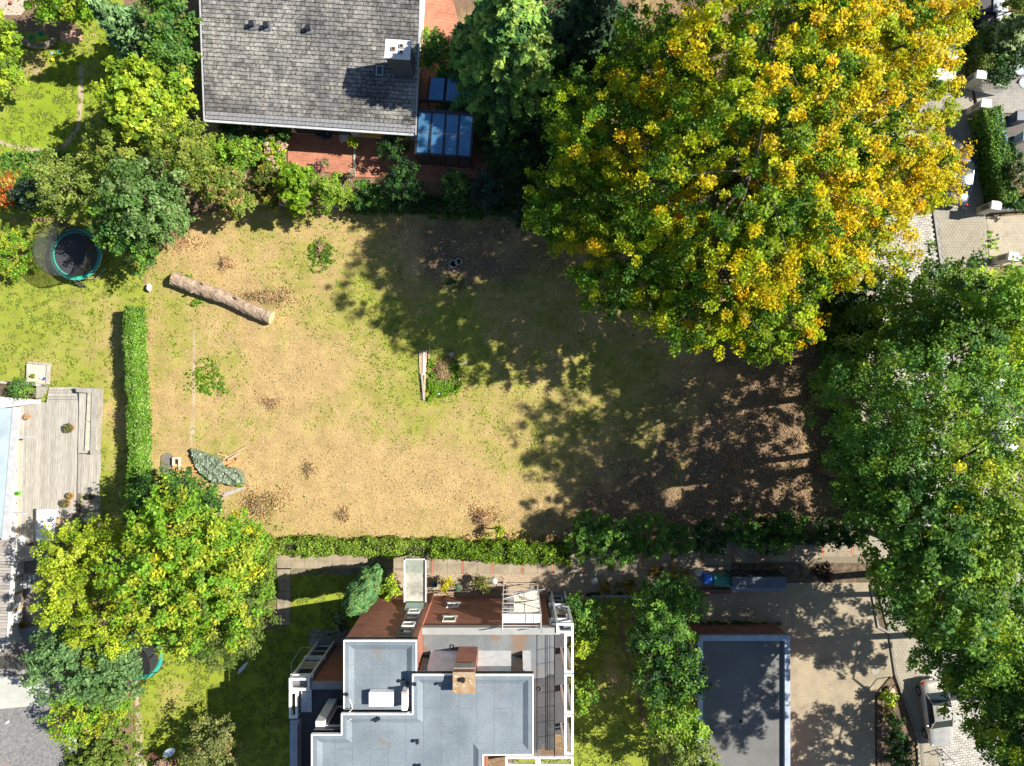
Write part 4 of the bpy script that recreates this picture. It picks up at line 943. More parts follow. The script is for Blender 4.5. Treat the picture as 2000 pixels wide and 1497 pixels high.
for s in (0, 1): a = lerp3(s, 1); part('post', MB().tube((a.x, a.y, 0), a, .05, n=6), dark_metal, cu)
# terrace furniture
def plastic_chair(name, label, px, py, rz, col, h=0):
    t = thing(name, label, 'chair', (X(px), Y(py), h), rz)
    part('seat', MB().box(-.24, -.22, .40, .24, .24, .44), col, t, bevel=.02)
    for i in range(5): part('slat', MB().obox((-.18+.09*i, -.30, .66), .05, .03, .46, 0, R(18)), col, t)
    part('back_frame', MB().path([(-.25, -.22, .44), (-.25, -.36, .88), (.25, -.36, .88), (.25, -.22, .44)], .025), col, t)
    for s in (-1, 1):
        part('armrest', MB().path([(s*.27, .22, .42), (s*.28, .2, .64), (s*.28, -.28, .66)], .025), col, t)
        part('leg', MB().tube((s*.23, .22, .42), (s*.27, .27, 0), .022, n=6), col, t); part('leg', MB().tube((s*.23, -.22, .42), (s*.27, -.3, 0), .022, n=6), col, t)
    return t
plastic_chair('garden_chair', 'white plastic armchair standing in the terrace shade', 676, 274, R(180), white_f)
t = thing('deck_chair', 'dark folding recliner in the terrace shade under the eave', 'chair', (X(628), Y(262), 0), R(65))
part('seat', MB().box(-.26, -.4, .33, .26, .3, .37), M('navy_cloth', (.03, .05, .1), 6, .8), t); part('backrest', MB().obox((0, -.68, .56), .5, .75, .04, 0, R(-35)), MC['navy_cloth'], t)
part('frame', MB().path([(-.28, .4, 0), (-.28, -.3, .6), (.28, -.3, .6), (.28, .4, 0)], .02).path([(-.28, -.6, 0), (-.28, .3, .38), (.28, .3, .38), (.28, -.6, 0)], .02), dark_metal, t)
t = thing('deck_chair', 'second dark recliner partly beneath the gutter', 'chair', (X(645), Y(258), 0), R(-40))
part('seat', MB().box(-.26, -.4, .33, .26, .3, .37), MC['navy_cloth'], t); part('frame', MB().path([(-.28, .4, 0), (-.28, -.3, .6), (.28, -.3, .6), (.28, .4, 0)], .02).path([(-.28, -.6, 0), (-.28, .3, .38), (.28, .3, .38), (.28, -.6, 0)], .02), steel, t)
solo('divider_rail', MB().box(X(691.5), Y(345), .03, X(695), Y(285), .14), M('pale_stone', (.45, .5, .42), 3, .8), 'thin pale stone divider crossing the brick terrace', 'divider')
solo('garden_ball', MB().blob((X(539), Y(274), 1.9), .12, .12, .12, 1, 0.0), M('orange_ball', (.75, .09, .02), 2, .4), 'orange red ball resting on the hydrangea', 'ball', smooth=True)

# fence line on the upper plot border
fe = thing('plot_fence', 'low grey board fence along the top border of the dry plot', 'fence', tuple(P(700, 408)))
for k in range(16):
    x0 = 505+k*32; y0 = 402+k*.9
    part('board', MB().obox((X(x0+16), Y(y0), .28), 1.1, .05, .32, R(-1.5)), wood_grey, fe); part('post', MB().box(X(x0)-.04, Y(y0)-.04, 0, X(x0)+.04, Y(y0)+.04, .5), wood_grey, fe)

# ---------------------------------------------------------------- apartment building (bottom)
BH = thing('apartment_building', 'brown brick flat-roofed block with white balcony frames and grey membrane roofs', 'building', (-4, -19, 0))
brickw = brick_mat('facade_brick', (.44, .18, .115), (.34, .135, .09), (.18, .09, .07), .24, .075, .01, facade=True, bmp=.6)
def membrane(name, c1, c2, stain, seam=1.0, amt=.7, th_=.64):
    m, nt, b = newmat(name); g = nt.nodes.new('ShaderNodeNewGeometry'); v = g.outputs['Position']
    n = noise(nt, v, .5, 6, .6); c = ramp(nt, n.outputs[0], [c1, c2], .35, .65).outputs[0]
    nf = noise(nt, v, 18, 4, .6); c = mixc(nt, 1.0, c, ramp(nt, nf.outputs[0], [(.78, .78, .78), (1.12, 1.12, 1.12)], .3, .7).outputs[0], 'MULTIPLY')
    br = nt.nodes.new('ShaderNodeTexBrick'); mp = nt.nodes.new('ShaderNodeMapping'); mp.inputs['Rotation'].default_value = (0, 0, R(90)); nt.links.new(v, mp.inputs[0]); nt.links.new(mp.outputs[0], br.inputs['Vector'])
    br.inputs['Scale'].default_value = 1; br.inputs['Brick Width'].default_value = 4.6; br.inputs['Row Height'].default_value = seam; br.inputs['Mortar Size'].default_value = .018; br.inputs['Mortar Smooth'].default_value = .6
    nb = noise(nt, v, 1.3, 4); k = math_(nt, 'MULTIPLY', br.outputs['Fac'], math_(nt, 'MULTIPLY', nb.outputs[0], 1.3))
    c = mixc(nt, k, c, (.1, .11, .13))
    n2 = noise(nt, v, .75, 7, .7); f = ramp(nt, n2.outputs[0], [(0, 0, 0), (1, 1, 1)], th_, th_+.05)
    c = mixc(nt, math_(nt, 'MULTIPLY', f.outputs[0], amt), c, stain)
    n4 = noise(nt, mp.outputs[0], 2.4, 5, .7); f4 = ramp(nt, n4.outputs[0], [(0, 0, 0), (1, 1, 1)], .58, .66)
    c = mixc(nt, math_(nt, 'MULTIPLY', f4.outputs[0], .35), c, (.16, .16, .17))
    nt.links.new(c, b.inputs['Base Color']); b.inputs['Roughness'].default_value = .7; b.inputs['Specular IOR Level'].default_value = .3
    bump(nt, b, nf.outputs[0], .25, .01); return m
memb = membrane('roof_membrane', (.15, .185, .215), (.215, .255, .29), (.19, .16, .115), amt=.8, th_=.615)
memb2 = membrane('terrace_membrane', (.13, .15, .165), (.19, .205, .21), (.21, .12, .07), seam=.8, amt=.75, th_=.56)
memb3 = membrane('dark_membrane', (.05, .055, .06), (.08, .085, .09), (.2, .17, .13), amt=.3)
ZA, ZB, ZT, ZD = 9.0, 9.5, 6.2, 5.9
def flat_roof(poly, z, mat, parent, trim=.07, curb=.3, kerbh=.16):
    """membrane deck, raised sloped kerb and white edge trim"""
    r = part('roof', MB().prism(poly, z-.3, z-.02), mat, parent)
    n = len(poly); area = sum(poly[i][0]*poly[(i+1) % n][1]-poly[(i+1) % n][0]*poly[i][1] for i in range(n))
    pl = poly if area > 0 else poly[::-1]
    def inset(d):
        out = []
        for i in range(n):
            a = Vector(pl[i-1]); b = Vector(pl[i]); c = Vector(pl[(i+1) % n]); d1 = (b-a).normalized(); d2 = (c-b).normalized()
            n1 = Vector((-d1.y, d1.x)); n2 = Vector((-d2.y, d2.x)); k = (n1+n2)/(1+n1.dot(n2)); out.append(b+k*d)
        return out
    o0, o1, o2 = inset(trim), inset(trim+.22), inset(trim+.22+curb)
    km = MB()
    for i in range(n):
        j = (i+1) % n
        km.quad((*o0[i], z+kerbh), (*o0[j], z+kerbh), (*o1[j], z+kerbh), (*o1[i], z+kerbh)); km.quad((*o1[i], z+kerbh), (*o1[j], z+kerbh), (*o2[j], z-.015), (*o2[i], z-.015))
    part('kerb', km, mat, r)
    tm = MB()
    for i in range(n):
        j = (i+1) % n; a, b, c, d = pl[i], pl[j], o0[j], o0[i]; zt = z+kerbh+.03; zb = z-.32
        tm.add([(*a, zb), (*b, zb), (*c, zb), (*d, zb), (*a, zt), (*b, zt), (*c, zt), (*d, zt)], [(0, 3, 2, 1), (4, 5, 6, 7), (0, 1, 5, 4), (2, 3, 7, 6)])
    part('edge_trim', tm, white_f, r); return r
A = [(-9.6, -14.65), (-5.42, -14.65), (-5.42, -18.93), (-9.6, -18.93)]
Bp = [(-5.62, -16.4), (1.21, -16.4), (1.21, -20.95), (-1.59, -20.95), (-1.59, -26), (-11.3, -26), (-11.3, -19.75), (-9.62, -19.75), (-9.62, -18.6), (-5.62, -18.6)]
part('wall', MB().prism([(-9.57, -14.68), (-5.45, -14.68), (-5.45, -18.9), (-9.57, -18.9)], 0, ZA-.3), brickw, BH)
ra = flat_roof(A, ZA, memb, BH)
part('wall', MB().prism([(-5.44, -16.9), (1.1, -16.9), (1.1, -20.9), (-1.65, -20.9), (-1.65, -25.9), (-11.2, -25.9), (-11.2, -19.85), (-9.58, -19.85), (-9.58, -18.94), (-5.44, -18.94)], 0, ZB-.3), brickw, BH)
rb = flat_roof(Bp, ZB, memb, BH)
# block C with terrace
part('wall', MB().prism([(-5.44, -14.9), (2.35, -14.9), (2.35, -16.88), (-5.44, -16.88)], 0, ZT-.1), brickw, BH)
part('wall', MB().prism([(1.12, -16.89), (2.35, -16.89), (2.35, -22.4), (-1.6, -22.4), (-1.6, -20.96), (1.12, -20.96)], 0, ZT-.1), brickw, BH)
rc_ = part('terrace_floor', MB().prism([(-5.43, -14.85), (2.62, -14.85), (2.62, -22.45), (-1.58, -22.45), (-1.58, -20.95), (1.15, -20.95), (1.15, -16.9), (-5.43, -16.9)], ZT-.1, ZT), memb2, BH)
part('parapet', MB().box(-5.44, -15.22, ZT, 2.9, -14.8, ZT+.45), M('parapet_cap', [(.25, .26, .26), (.34, .35, .34)], 1.2, .85), BH)
part('drain', MB().ring((X(883, ZT), Y(1263, ZT), ZT+.03), .11, .03, 16, 5), black, rc_); part('drain', MB().ring((X(1052, ZT), Y(1346, ZT), ZT+.03), .11, .03, 16, 5), black, rc_)
part('repair_sheet', MB().prism([(1.3, -18.05), (2.0, -18.05), (2.2, -17.8), (2.55, -17.8), (2.55, -22.4), (1.3, -22.4)], ZT+.001, ZT+.006), memb3, rc_)
# penthouse north wall of B facing the terrace
def panel(x0, x1, y, z0, z1, mat, nm, par, d=.04): return part(nm, MB().box(x0, y, z0, x1, y+d, z1), mat, par)
def wedge(x0, x1, z0, z1, mat, nm, par, d=0):  # leaning face is shaped to catch more sun and read white
    return part(nm, MB().add([(x0, -16.88, z0), (x1, -16.88, z0), (x1, -16.35, z0), (x0, -16.35, z0), (x0, -16.88, z1), (x1, -16.88, z1), (x1, -16.74, z1), (x0, -16.74, z1)],
        [(0, 3, 2, 1), (4, 5, 6, 7), (0, 1, 5, 4), (1, 2, 6, 5), (2, 3, 7, 6), (3, 0, 4, 7)]), mat, par)
dk = M('dark_fascia', (.05, .055, .075), 3, .5)
panel(-5.4, 1.2, -16.72, ZB-.62, ZB-.33, dk, 'fascia', BH, .2)
pw = wedge(-4.95, -3.3, ZT+.01, ZB-.63, M('bright_white', (.86, .86, .85), 2, .5), 'wall_panel', BH, .2); wedge(-2.05, -.05, ZT+.01, ZB-.63, M('bright_white', (.86, .86, .85), 2, .5), 'wall_panel', BH, .2)
panel(-5.42, -4.97, -16.87, ZT+.01, ZB-.63, glassd, 'window', BH, .25); panel(-.03, .62, -16.87, ZT+.01, ZB-.63, glassd, 'window', BH, .25); wedge(.64, 1.12, ZT+.01, ZB-.63, M('bright_white', (.86, .86, .85), 2, .5), 'wall_panel', BH, .2)
ch = part('chimney', MB().box(-3.25, -17.2, ZT+.01, -2.08, -16.1, 10.1), brickw, BH)
part('chimney_cap', MB().box(-3.29, -17.24, 10.1, -2.04, -16.06, 10.2), M('rusty_cap', [(.36, .31, .24), (.33, .22, .12), (.26, .14, .06)], 1.6, .85, blot=((.55, .52, .44), 5, .58, .9)), ch)
part('flue', MB().tube((-2.72, -16.45, 10.2), (-2.72, -16.45, 10.42), .13, n=10), black, ch)
part('band', MB().box(-3.28, -16.1, 8.9, -2.05, -16.05, 9.6), concrete, ch)
# windows in north facades
def win(x0, x1, z0, z1, y, par=BH, nm='window', bars=1, d=.07, fm=None, gm=None):
    f = .055; m = MB().box(x0, y, z0, x1, y+d, z0+f).box(x0, y, z1-f, x1, y+d, z1).box(x0, y, z0+f, x0+f, y+d, z1-f).box(x1-f, y, z0+f, x1, y+d, z1-f)
    for i in range(1, bars): zz = z0+(z1-z0)*i/bars; m.box(x0+f, y, zz-.03, x1-f, y+d-.01, zz+.03)
    w_ = part(nm, m, fm or white_f, par); part('pane', MB().box(x0+f, y+.005, z0+f, x1-f, y+.03, z1-f), gm or glassd, w_)
    return w_
for (x0, x1, z0, z1) in ((-4.35, -3.55, 1.6, 2.5), (-4.35, -3.55, 4.4, 5.3)):
    w_ = win(x0, x1, z0, z1, -14.9); part('sill', MB().box(x0-.1, -14.9, z0-.07, x1+.1, -14.78, z0-.005), steel, w_)
# stair glazing between A and C
part('stair_frame', MB().box(-6.75, -14.67, 2.4, -5.75, -14.6, 8.7), dark_metal, BH)
for i in range(5):
    z0 = 2.5+i*1.24; w_ = win(-6.62, -5.88, z0+.1, z0+.8, -14.6, BH, fm=None if i in (1, 3) else dark_metal)
# corner window bay on the right (north side) and left wing
for side, (xa, xb, yy, ztop) in enumerate(((2.5, 3.6, -14.75, 6.0), (-13.6, -12.3, -18.2, 5.8))):
    part('bay_frame', MB().box(xa-.03, yy-.4, 0, xb+.03, yy, ztop), M('bay_grey', (.16, .19, .22), 3, .6), BH)
    for k in range(2):
        z0 = .5+k*2.9; win(xa+.1, xb-.15, z0, z0+1.9, yy, BH, bars=2)
        part('sill', MB().box(xa-.08, yy+.001, z0+2.2, xb+.02, yy+.22, z0+2.36), white_f, BH)
# left wing D
part('wall', MB().prism([(-12.26, -18.35), (-9.62, -18.35), (-9.62, -26), (-13.5, -26), (-13.5, -18.62), (-12.26, -18.62)], 0, ZD-.1), brickw, BH)
part('terrace_floor', MB().prism([(-12.2, -18.4), (-9.61, -18.4), (-9.61, -26), (-13.45, -26), (-13.45, -18.7), (-12.2, -18.7)], ZD-.1, ZD), memb3, BH)
part('parapet', MB().box(-12.26, -18.72, ZD, -9.62, -18.32, ZD+.3), MC['parapet_cap'], BH)
part('parapet', MB().box(-13.55, -26, ZD, -13.05, -20.6, ZD+.35), M('zinc_cap', (.36, .40, .46), 3, .6), BH)
part('glass_railing', MB().box(-13.0, -26, ZD, -12.95, -20.6, ZD+.9), M('pale_glass', (.45, .5, .52), 3, .2), BH)
# NW penthouse corner of B
part('wall_panel', MB().box(-11.28, -19.84, ZD+.01, -10.75, -19.4, ZB-.65), white, BH); panel(-11.3, -9.63, -19.85, ZB-.64, ZB-.33, dk, 'fascia', BH, .12)
win(-10.7, -9.75, ZD+.3, ZB-.8, -19.84, BH, d=.12)
# white balcony frames
def frame_rect(x0, x1, y0, y1, z, par, w=.13, th_=.22, legs=True, name='balcony_frame'):
    m = MB().box(x0, y0, z-th_, x1, y0+w, z).box(x0, y1-w, z-th_, x1, y1, z).box(x0, y0+w, z-th_, x0+w, y1-w, z).box(x1-w, y0+w, z-th_, x1, y1-w, z)
    f = part(name, m, white_f, par)
    if legs:
        for a in (x0, x1-w):
            for b in (y0, y1-w): part('post', MB().box(a, b, 0, a+w, b+w, z-th_), white_f, f)
    return f
zF = 6.75
ys = [-15.12, -17.55, -20.0, -22.5]
frame_rect(2.68, 3.72, -15.1, -14.5, zF, BH)
part('planter', MB().box(2.85, -15.02, 4.0, 3.5, -14.6, 4.5), M('tan_planter', (.4, .34, .24), 3, .8), BH)
for i in range(3): frame_rect(3.16, 3.72, ys[i+1]+.05, ys[i]-.02, zF, BH)
frame_rect(1.6, 3.72, -23.15, -22.55, zF, BH); frame_rect(-.4, 1.55, -23.15, -22.55, zF, BH); frame_rect(-.4, .1, -26, -23.2, zF, BH)
part('balcony_floor', MB().box(2.36, -22.5, 2.7, 3.7, -15.2, 2.9), M('dark_floor', (.07, .075, .085), 3, .7), BH)
part('balcony_floor', MB().box(-1.6, -23.1, 2.7, 3.7, -22.52, 2.9), MC['dark_floor'], BH)
rl = MB()
for zz in (ZT+.5, ZT+1.0): rl.tube((2.55, -15.2, zz), (2.55, -22.4, zz), .02, n=5)
for i in range(9): rl.tube((2.55, -15.25-i*.89, ZT), (2.55, -15.25-i*.89, ZT+1.0), .018, n=4)
rl.tube((2.3, -15.2, ZT+.15), (2.3, -22.4, ZT+.15), .02, n=5)
part('railing', rl, black, BH)
frame_rect(-13.6, -12.35, -18.75, -18.0, 6.3, BH); frame_rect(-13.6, -13.08, -20.45, -18.8, 6.3, BH); part('planter', MB().box(-13.42, -18.6, 3.4, -12.5, -18.15, 4.2), MC['tan_planter'], BH)
part('glass_box', MB().box(-12.95, -20.2, ZD+.02, -12.3, -18.8, ZD+.1), MC['pale_glass'], BH)
part('railing', MB().path([(-14.1, -20.2, 4.2), (-14.1, -17.9, 4.2), (-13.7, -17.2, 3.4), (-12.9, -17.2, 3.4)], .025), M('blue_rail', (.3, .45, .55), 3, .4), BH)
# roof furniture: part of the building roof
zr = ZA
part('roof_hatch', MB().box(X(720, 9.5), Y(1381, 9.5), zr, X(768, 9.5), Y(1353, 9.5), zr+.5), M('bright_white', (.86, .86, .85), 2, .5), ra, bevel=.03)
ac = part('vent_cabinet', MB().box(X(785, 9.8), Y(1387, 9.8), zr, X(796, 9.8), Y(1350, 9.8), zr+.9), MC['bright_white'], ra, bevel=.01)
for i in range(4): part('slot', MB().box(X(786.5+i*2.3, 9.8), Y(1356, 9.8), zr+.88, X(788+i*2.3, 9.8), Y(1348.6, 9.8), zr+.905), M('slot_red', (.3, .12, .1), 3, .7), ac)
for px, py, zz, rf in ((796, 1334, ZA, ra), (788, 1329, ZA, ra), (679, 1353, ZA, ra), (861, 1334, ZB, rb), (811, 1333, ZB, rb), (735, 1403, ZB, rb), (816, 1446, ZB, rb), (741, 1400, ZB, rb), (820, 1494, ZB, rb)):
    part('roof_vent', MB().tube((X(px, zz), Y(py, zz), zz-.02), (X(px, zz), Y(py, zz), zz+.24), .07, .06, 8).tube((X(px, zz), Y(py, zz), zz+.24), (X(px, zz), Y(py, zz), zz+.3), .11, .11, 8), dark_metal, rf)
part('cable', MB().path([(X(680, ZA), Y(1355, ZA), ZA+.05), (X(690, ZA), Y(1381, ZA), ZA+.2), (X(684, ZB), Y(1388, ZB), ZB+.2)], .03), M('pipe_white', (.75, .7, .66), 3, .5), ra)
part('cable', MB().path([(X(x_, ZB), Y(y_, ZB), ZB+.02+.18*(k in (0,))) for k, (x_, y_) in enumerate([(682, 1404), (700, 1399), (740, 1397), (790, 1393), (808, 1388), (809, 1360), (810, 1335), (822, 1326), (880, 1326), (886, 1330)])], .018), MC['pipe_white'], rb)
# blocks of brick: entrance canopy
cn = part('entrance_canopy', MB().box(X(789, 2.8), Y(1175, 2.8), 2.6, X(833, 2.8), Y(1091, 2.8), 2.76), M('canopy_concrete', [(.2, .2, .17), (.36, .35, .3), (.46, .45, .4)], 1.2, .9, blot=((.12, .12, .1), 1.1, .56, .6)), BH)
for a, b in (((789, 1091), (833, 1093.5)), ((789, 1091), (791.5, 1176)), ((830.5, 1091), (833, 1176))):
    part('canopy_edge', MB().box(X(a[0], 2.8), Y(b[1], 2.8), 2.58, X(b[0], 2.8), Y(a[1], 2.8), 2.9), M('edge_light', (.55, .55, .53), 3, .7), cn)
part('canopy_sheet', MB().box(X(793, 2.8), Y(1119, 2.8), 2.762, X(828, 2.8), Y(1094, 2.8), 2.775), M('felt_green', (.24, .27, .23), 3, .9), cn)
for a, b in ((791, 1094), (829, 1094)): part('post', MB().box(X(a, 2.8), Y(b+3, 2.8), 0, X(a, 2.8)+.1, Y(b, 2.8), 2.6), steel, cn)
part('glass_slope', MB().add([(-6.95, -14.45, 2.75), (-5.75, -14.45, 2.75), (-5.75, -14.62, 3.9), (-6.95, -14.62, 3.9)], [(0, 1, 2, 3)]), M('green_glass', (.25, .38, .32), 3, .15), cn)

# scaffold tower
sc = thing('scaffold_tower', 'aluminium scaffold tower with pale platforms against the brown brick wall', 'scaffold', (.6, -14.3, 0))
sx0, sx1, sy0, sy1 = -.58, 1.75, -14.72, -13.85
alu = M('aluminium', (.72, .73, .72), 4, .35, .5); plat = M('platform_ply', [(.5, .47, .38), (.62, .59, .49)], 2, .7)
for a in (sx0, sx1):
    for b in (sy0, sy1): part('post', MB().tube((a, b, 0), (a, b, 8.0 if b == sy0 else 7.2), .035, n=6), alu, sc)
for zz in (.5, 2, 3, 4, 5, 6, 6.5, 7.0):
    r_ = MB()
    for b in (sy0, sy1): r_.tube((sx0, b, zz), (sx1, b, zz), .022, n=5)
    for a in (sx0, sx1): r_.tube((a, sy0, zz), (a, sy1, zz), .022, n=5)
    part('rail', r_, alu, sc)
for k, zz in enumerate((2.0, 4.0)):
    part('platform', MB().box(sx0+.7, sy0+.05, zz+.03, sx1-.05, sy1-.05, zz+.08), plat, sc); part('hatch', MB().box(sx0+.05, sy0+.1, zz+.03, sx0+.66, sy0+.45, zz+.09), M('hatch_grey', (.15, .16, .18), 3, .6), sc)
part('platform', MB().box(sx0+.03, sy0+.04, 6.03, sx1-.05, sy1-.3, 6.1), M('platform_white', (.72, .73, .74), 2, .5), sc)
for (p0, p1) in (((sx0, sy1, .3), (sx1, sy1, 2)), ((sx0, sy1, 4), (sx1, sy1, 2)), ((sx0, sy1, 4), (sx1, sy1, 6)), ((sx0, sy0, 4), (sx1, sy0, 2)), ((sx0-.1, sy1+.05, 3.2), (sx1+.4, sy1+.5, 3.6))):
    part('brace', MB().tube(p0, p1, .028, n=5), alu, sc)
for i in range(7): part('stair_tread', MB().box(.2+i*.13, sy0+.5, 2.3+i*.24, .3+i*.13, sy1-.05, 2.34+i*.24), plat, sc)

# garage with flat roof
ga = thing('flat_garage', 'brick garage block with dark felt roof and metal edge beside the parking court', 'garage', (15.5, -21, 0))
gz = 2.6; gp_ = [(X(1362, gz), Y(1243, gz)), (X(1543, gz), Y(1241, gz)), (X(1543, gz), -27.5), (X(1362, gz), -27.5)]
part('wall', MB().prism([(gp_[0][0]+.08, gp_[0][1]-.06), (gp_[1][0]-.08, gp_[1][1]-.06), (gp_[2][0]-.08, -27.4), (gp_[3][0]+.08, -27.4)], 0, gz-.3), brickw, ga)
gr_ = part('roof', MB().prism(gp_, gz-.3, gz-.22), membrane('garage_felt', (.13, .132, .13), (.17, .172, .165), (.25, .2, .15), seam=.92, amt=.5, th_=.7), ga)
x0, x1, y1 = gp_[0][0], gp_[1][0], gp_[1][1]
cm = M('metal_coping', [(.30, .36, .45), (.42, .48, .56)], 2.5, .5, .2)
part('coping', MB().box(x0, y1-.36, gz-.215, x1, y1, gz+.05), cm, ga); part('coping', MB().box(x0, -27.5, gz-.215, x0+.36, y1-.363, gz+.05), cm, ga); part('coping', MB().box(x1-.36, -27.5, gz-.215, x1, y1-.363, gz+.05), cm, ga)
part('drain', MB().tube((X(1449, gz), Y(1412, gz), gz-.22), (X(1449, gz), Y(1412, gz), gz-.1), .1, n=10), black, gr_)

# ---------------------------------------------------------------- left house, deck
lh = thing('white_house', 'white house with pale glass terrace roof cut by the left edge', 'house', (-35, -4, 0))
part('wall', MB().box(-40, Y(1240), 0, X(38), Y(800), 2.35), white, lh)
part('glass_roof', MB().prism([(X(-80, 2.9), Y(800, 2.9)), (X(27, 2.9), Y(797, 2.9)), (X(8, 2.9), Y(1052, 2.9)), (X(-80, 2.9), Y(1050, 2.9))], 2.78, 2.86), M('frosted_glass', (.36, .44, .48), 1, .25), lh)
part('roof_beam', MB().prism([(X(25, 2.9), Y(795, 2.9)), (X(38, 2.9), Y(795, 2.9)), (X(16, 2.9), Y(1055, 2.9)), (X(3, 2.9), Y(1055, 2.9))], 2.7, 2.92), M('beam_grey', (.42, .43, .44), 3, .7), lh)
for py, x_end in ((852, 64), (915, 42), (979, 37), (1002, 50)):
    part('bracket', MB().box(X(22, 2.9), Y(py+3, 2.9), 2.66, X(x_end, 2.9), Y(py, 2.9), 2.8), MC['beam_grey'], lh)
for i, (a, b) in enumerate(((802, 850), (856, 914), (921, 976), (984, 1000), (1006, 1044))):
    w_ = part('window', MB().box(X(38)+.003, Y(b), .3, X(40), Y(a), 2.3), white_f, lh); part('pane', MB().box(X(40)+.001, Y(b)+.08, .4, X(41), Y(a)-.08, 2.2), M('blind_glass', (.62, .64, .64), 2, .2), w_)
part('door_sill', MB().box(X(41), Y(1050), .36, X(46), Y(800), .42), M('sill_tan', (.5, .38, .28), 3, .8), lh)
part('garden_wall', MB().prism([(-40, Y(775)), (X(18), Y(775)), (X(80), Y(781)), (X(80), Y(788)), (X(20), Y(796)), (-40, Y(800))], 0, .9), M('bright_white', (.86, .86, .85)), lh)
part('round_wall', MB().prism(poly_px([(22, 1045), (52, 1045), (57, 1055), (54, 1072), (30, 1085), (22, 1085)]), 0, 1.0), MC['bright_white'], lh)
# wooden annex
an = thing('boarded_annex', 'annex with sloping grey board roof and white window wall', 'annex', (-36, -15, 0))
part('wall', MB().prism(poly_px([(-60, 1060), (48, 1062), (44, 1250), (-60, 1250)]), 0, 2.2), white, an)
rf = part('roof', MB().prism([(X(-60, 2.7), Y(1054, 2.7)), (X(25, 2.7), Y(1056, 2.7)), (X(12, 2.7), Y(1258, 2.7)), (X(-60, 2.7), Y(1258, 2.7))], 2.3, 2.55), M('roof_dark', (.1, .1, .1), 3, .9), an)
plank = M('roof_plank', [(.22, .2, .18), (.33, .3, .27), (.42, .39, .35)], 2, .85, stretch=(.5, 5, 1), island=.3)
for i in range(34):
    y0 = 1056+i*6; xr = 25-(y0-1056)*13/202
    part('plank', MB().box(X(-60, 2.7), Y(y0+5.3, 2.7), 2.553, X(xr-1, 2.7), Y(y0, 2.7), 2.6), plank, rf)
part('edge_trim', MB().prism([(X(24, 2.7), Y(1054, 2.7)), (X(27, 2.7), Y(1054, 2.7)), (X(14, 2.7), Y(1260, 2.7)), (X(11, 2.7), Y(1260, 2.7))], 2.3, 2.66), M('edge_light', (.55, .55, .53)), an)
for i in range(3):
    y0 = 1122+i*31; xx = X(47.5-i*.8)
    w_ = part('window', MB().box(xx+.003, Y(y0+29), .2, xx+.06, Y(y0), 2.1), M('frame_oak', (.5, .3, .08), 3, .6), an); part('pane', MB().box(xx+.061, Y(y0+27), .3, xx+.08, Y(y0+2), 2.0), MC['blind_glass'], w_)
# deck
dk_ = thing('sun_deck', 'large weathered grey timber sun deck with steps beside the white house', 'deck', tuple(P(110, 900)))
part('deck_frame', MB().prism(poly_px([(42, 787), (160, 787), (156, 1062), (36, 1062)]), .02, .34), M('deck_under', (.12, .11, .1), 4, .9), dk_)
n = 24
for i in range(n):
    a0 = 46+i*4.75; sh = 0
    ylen = 1058 if a0 < 150 else 1000
    part('board', MB().prism([(X(a0), Y(786)), (X(a0+4.3), Y(786)), (X(a0+4.3-6), Y(ylen)), (X(a0-6), Y(ylen))], .345, .38+rnd.uniform(0, .004)), wood_grey, dk_)
for i in range(5): part('step', MB().box(X(97), Y(786-i*6), .02, X(158), Y(780.5-i*6), .32-i*.06), wood_grey, dk_)
for i in range(6): part('step', MB().prism(poly_px([(159+i*6.6, 886), (165+i*6.6, 886), (162+i*6.6, 963), (156+i*6.6, 962)]), .02, .33-(i//2)*.11), wood_grey, dk_)
part('lounger_base', MB().prism(poly_px([(163, 767), (192, 768), (189, 884), (161, 884)]), .02, .5), wood_grey, dk_)
part('planter_edge', MB().prism(poly_px([(160, 757), (203, 759), (197, 885), (189, 885), (192, 768), (163, 766)]), .02, .8), wood_grey, dk_)
for k in range(2):
    bn = thing('deck_bench', ('upper' if k == 0 else 'lower')+' slatted timber lounger at the right rim of the sun deck', 'bench', tuple(P(172, 795+k*56, .4)), group='slatted loungers on the sun deck')
    for i in range(18):
        y0 = 768+k*57+i*3.1; part('slat', MB().prism(poly_px([(171-k*3-i*.15, y0), (189-k*3-i*.15, y0), (189-k*3-i*.15, y0+2.6), (171-k*3-i*.15, y0+2.6)], .7), .66, .70), M('slat_tan', (.56, .50, .38), 3, .8, island=.2), bn)
    for a in (170, 186):
        part('rail', MB().box(X(a, .7), Y(822+k*57, .7), .56, X(a+2, .7), Y(769+k*57, .7), .655), wood_grey, bn)
        for b in (770, 819): part('leg', MB().box(X(a, .7), Y(b+k*57+2, .7), .38, X(a+2, .7), Y(b+k*57, .7), .56), wood_grey, bn)
sb = thing('sandbox', 'square wooden sandbox full of pale sand on the lawn', 'sandbox', tuple(P(78, 729)))
part('sand', MB().prism(poly_px([(60, 711), (96, 714), (94, 748), (59, 746)]), .05, .16), M('sand', (.62, .52, .38), 6, .95), sb)
for q in ([(59, 707), (100, 710), (100, 714), (59, 711)], [(96, 714), (100, 714), (98, 751), (94, 750)], [(57, 746), (94, 748), (94, 752), (57, 750)], [(57, 711), (60, 711), (59, 746), (56, 746)]):
    part('board', MB().prism(poly_px(q), 0, .28), wood_grey, sb)
for lab, px, py, c in (('white toy bucket in the sandbox corner', 86, 738, (.7, .7, .7)), ('small blue sand toy beside the white bucket', 91, 740, (.05, .12, .4))):
    solo('sand_toy', MB().lathe((X(px), Y(py), .16), [(.08, 0), (.12, .16), (.1, .17), (.07, .05)], 10), M('toy_%d' % px, c, 3, .5), lab, 'toy')
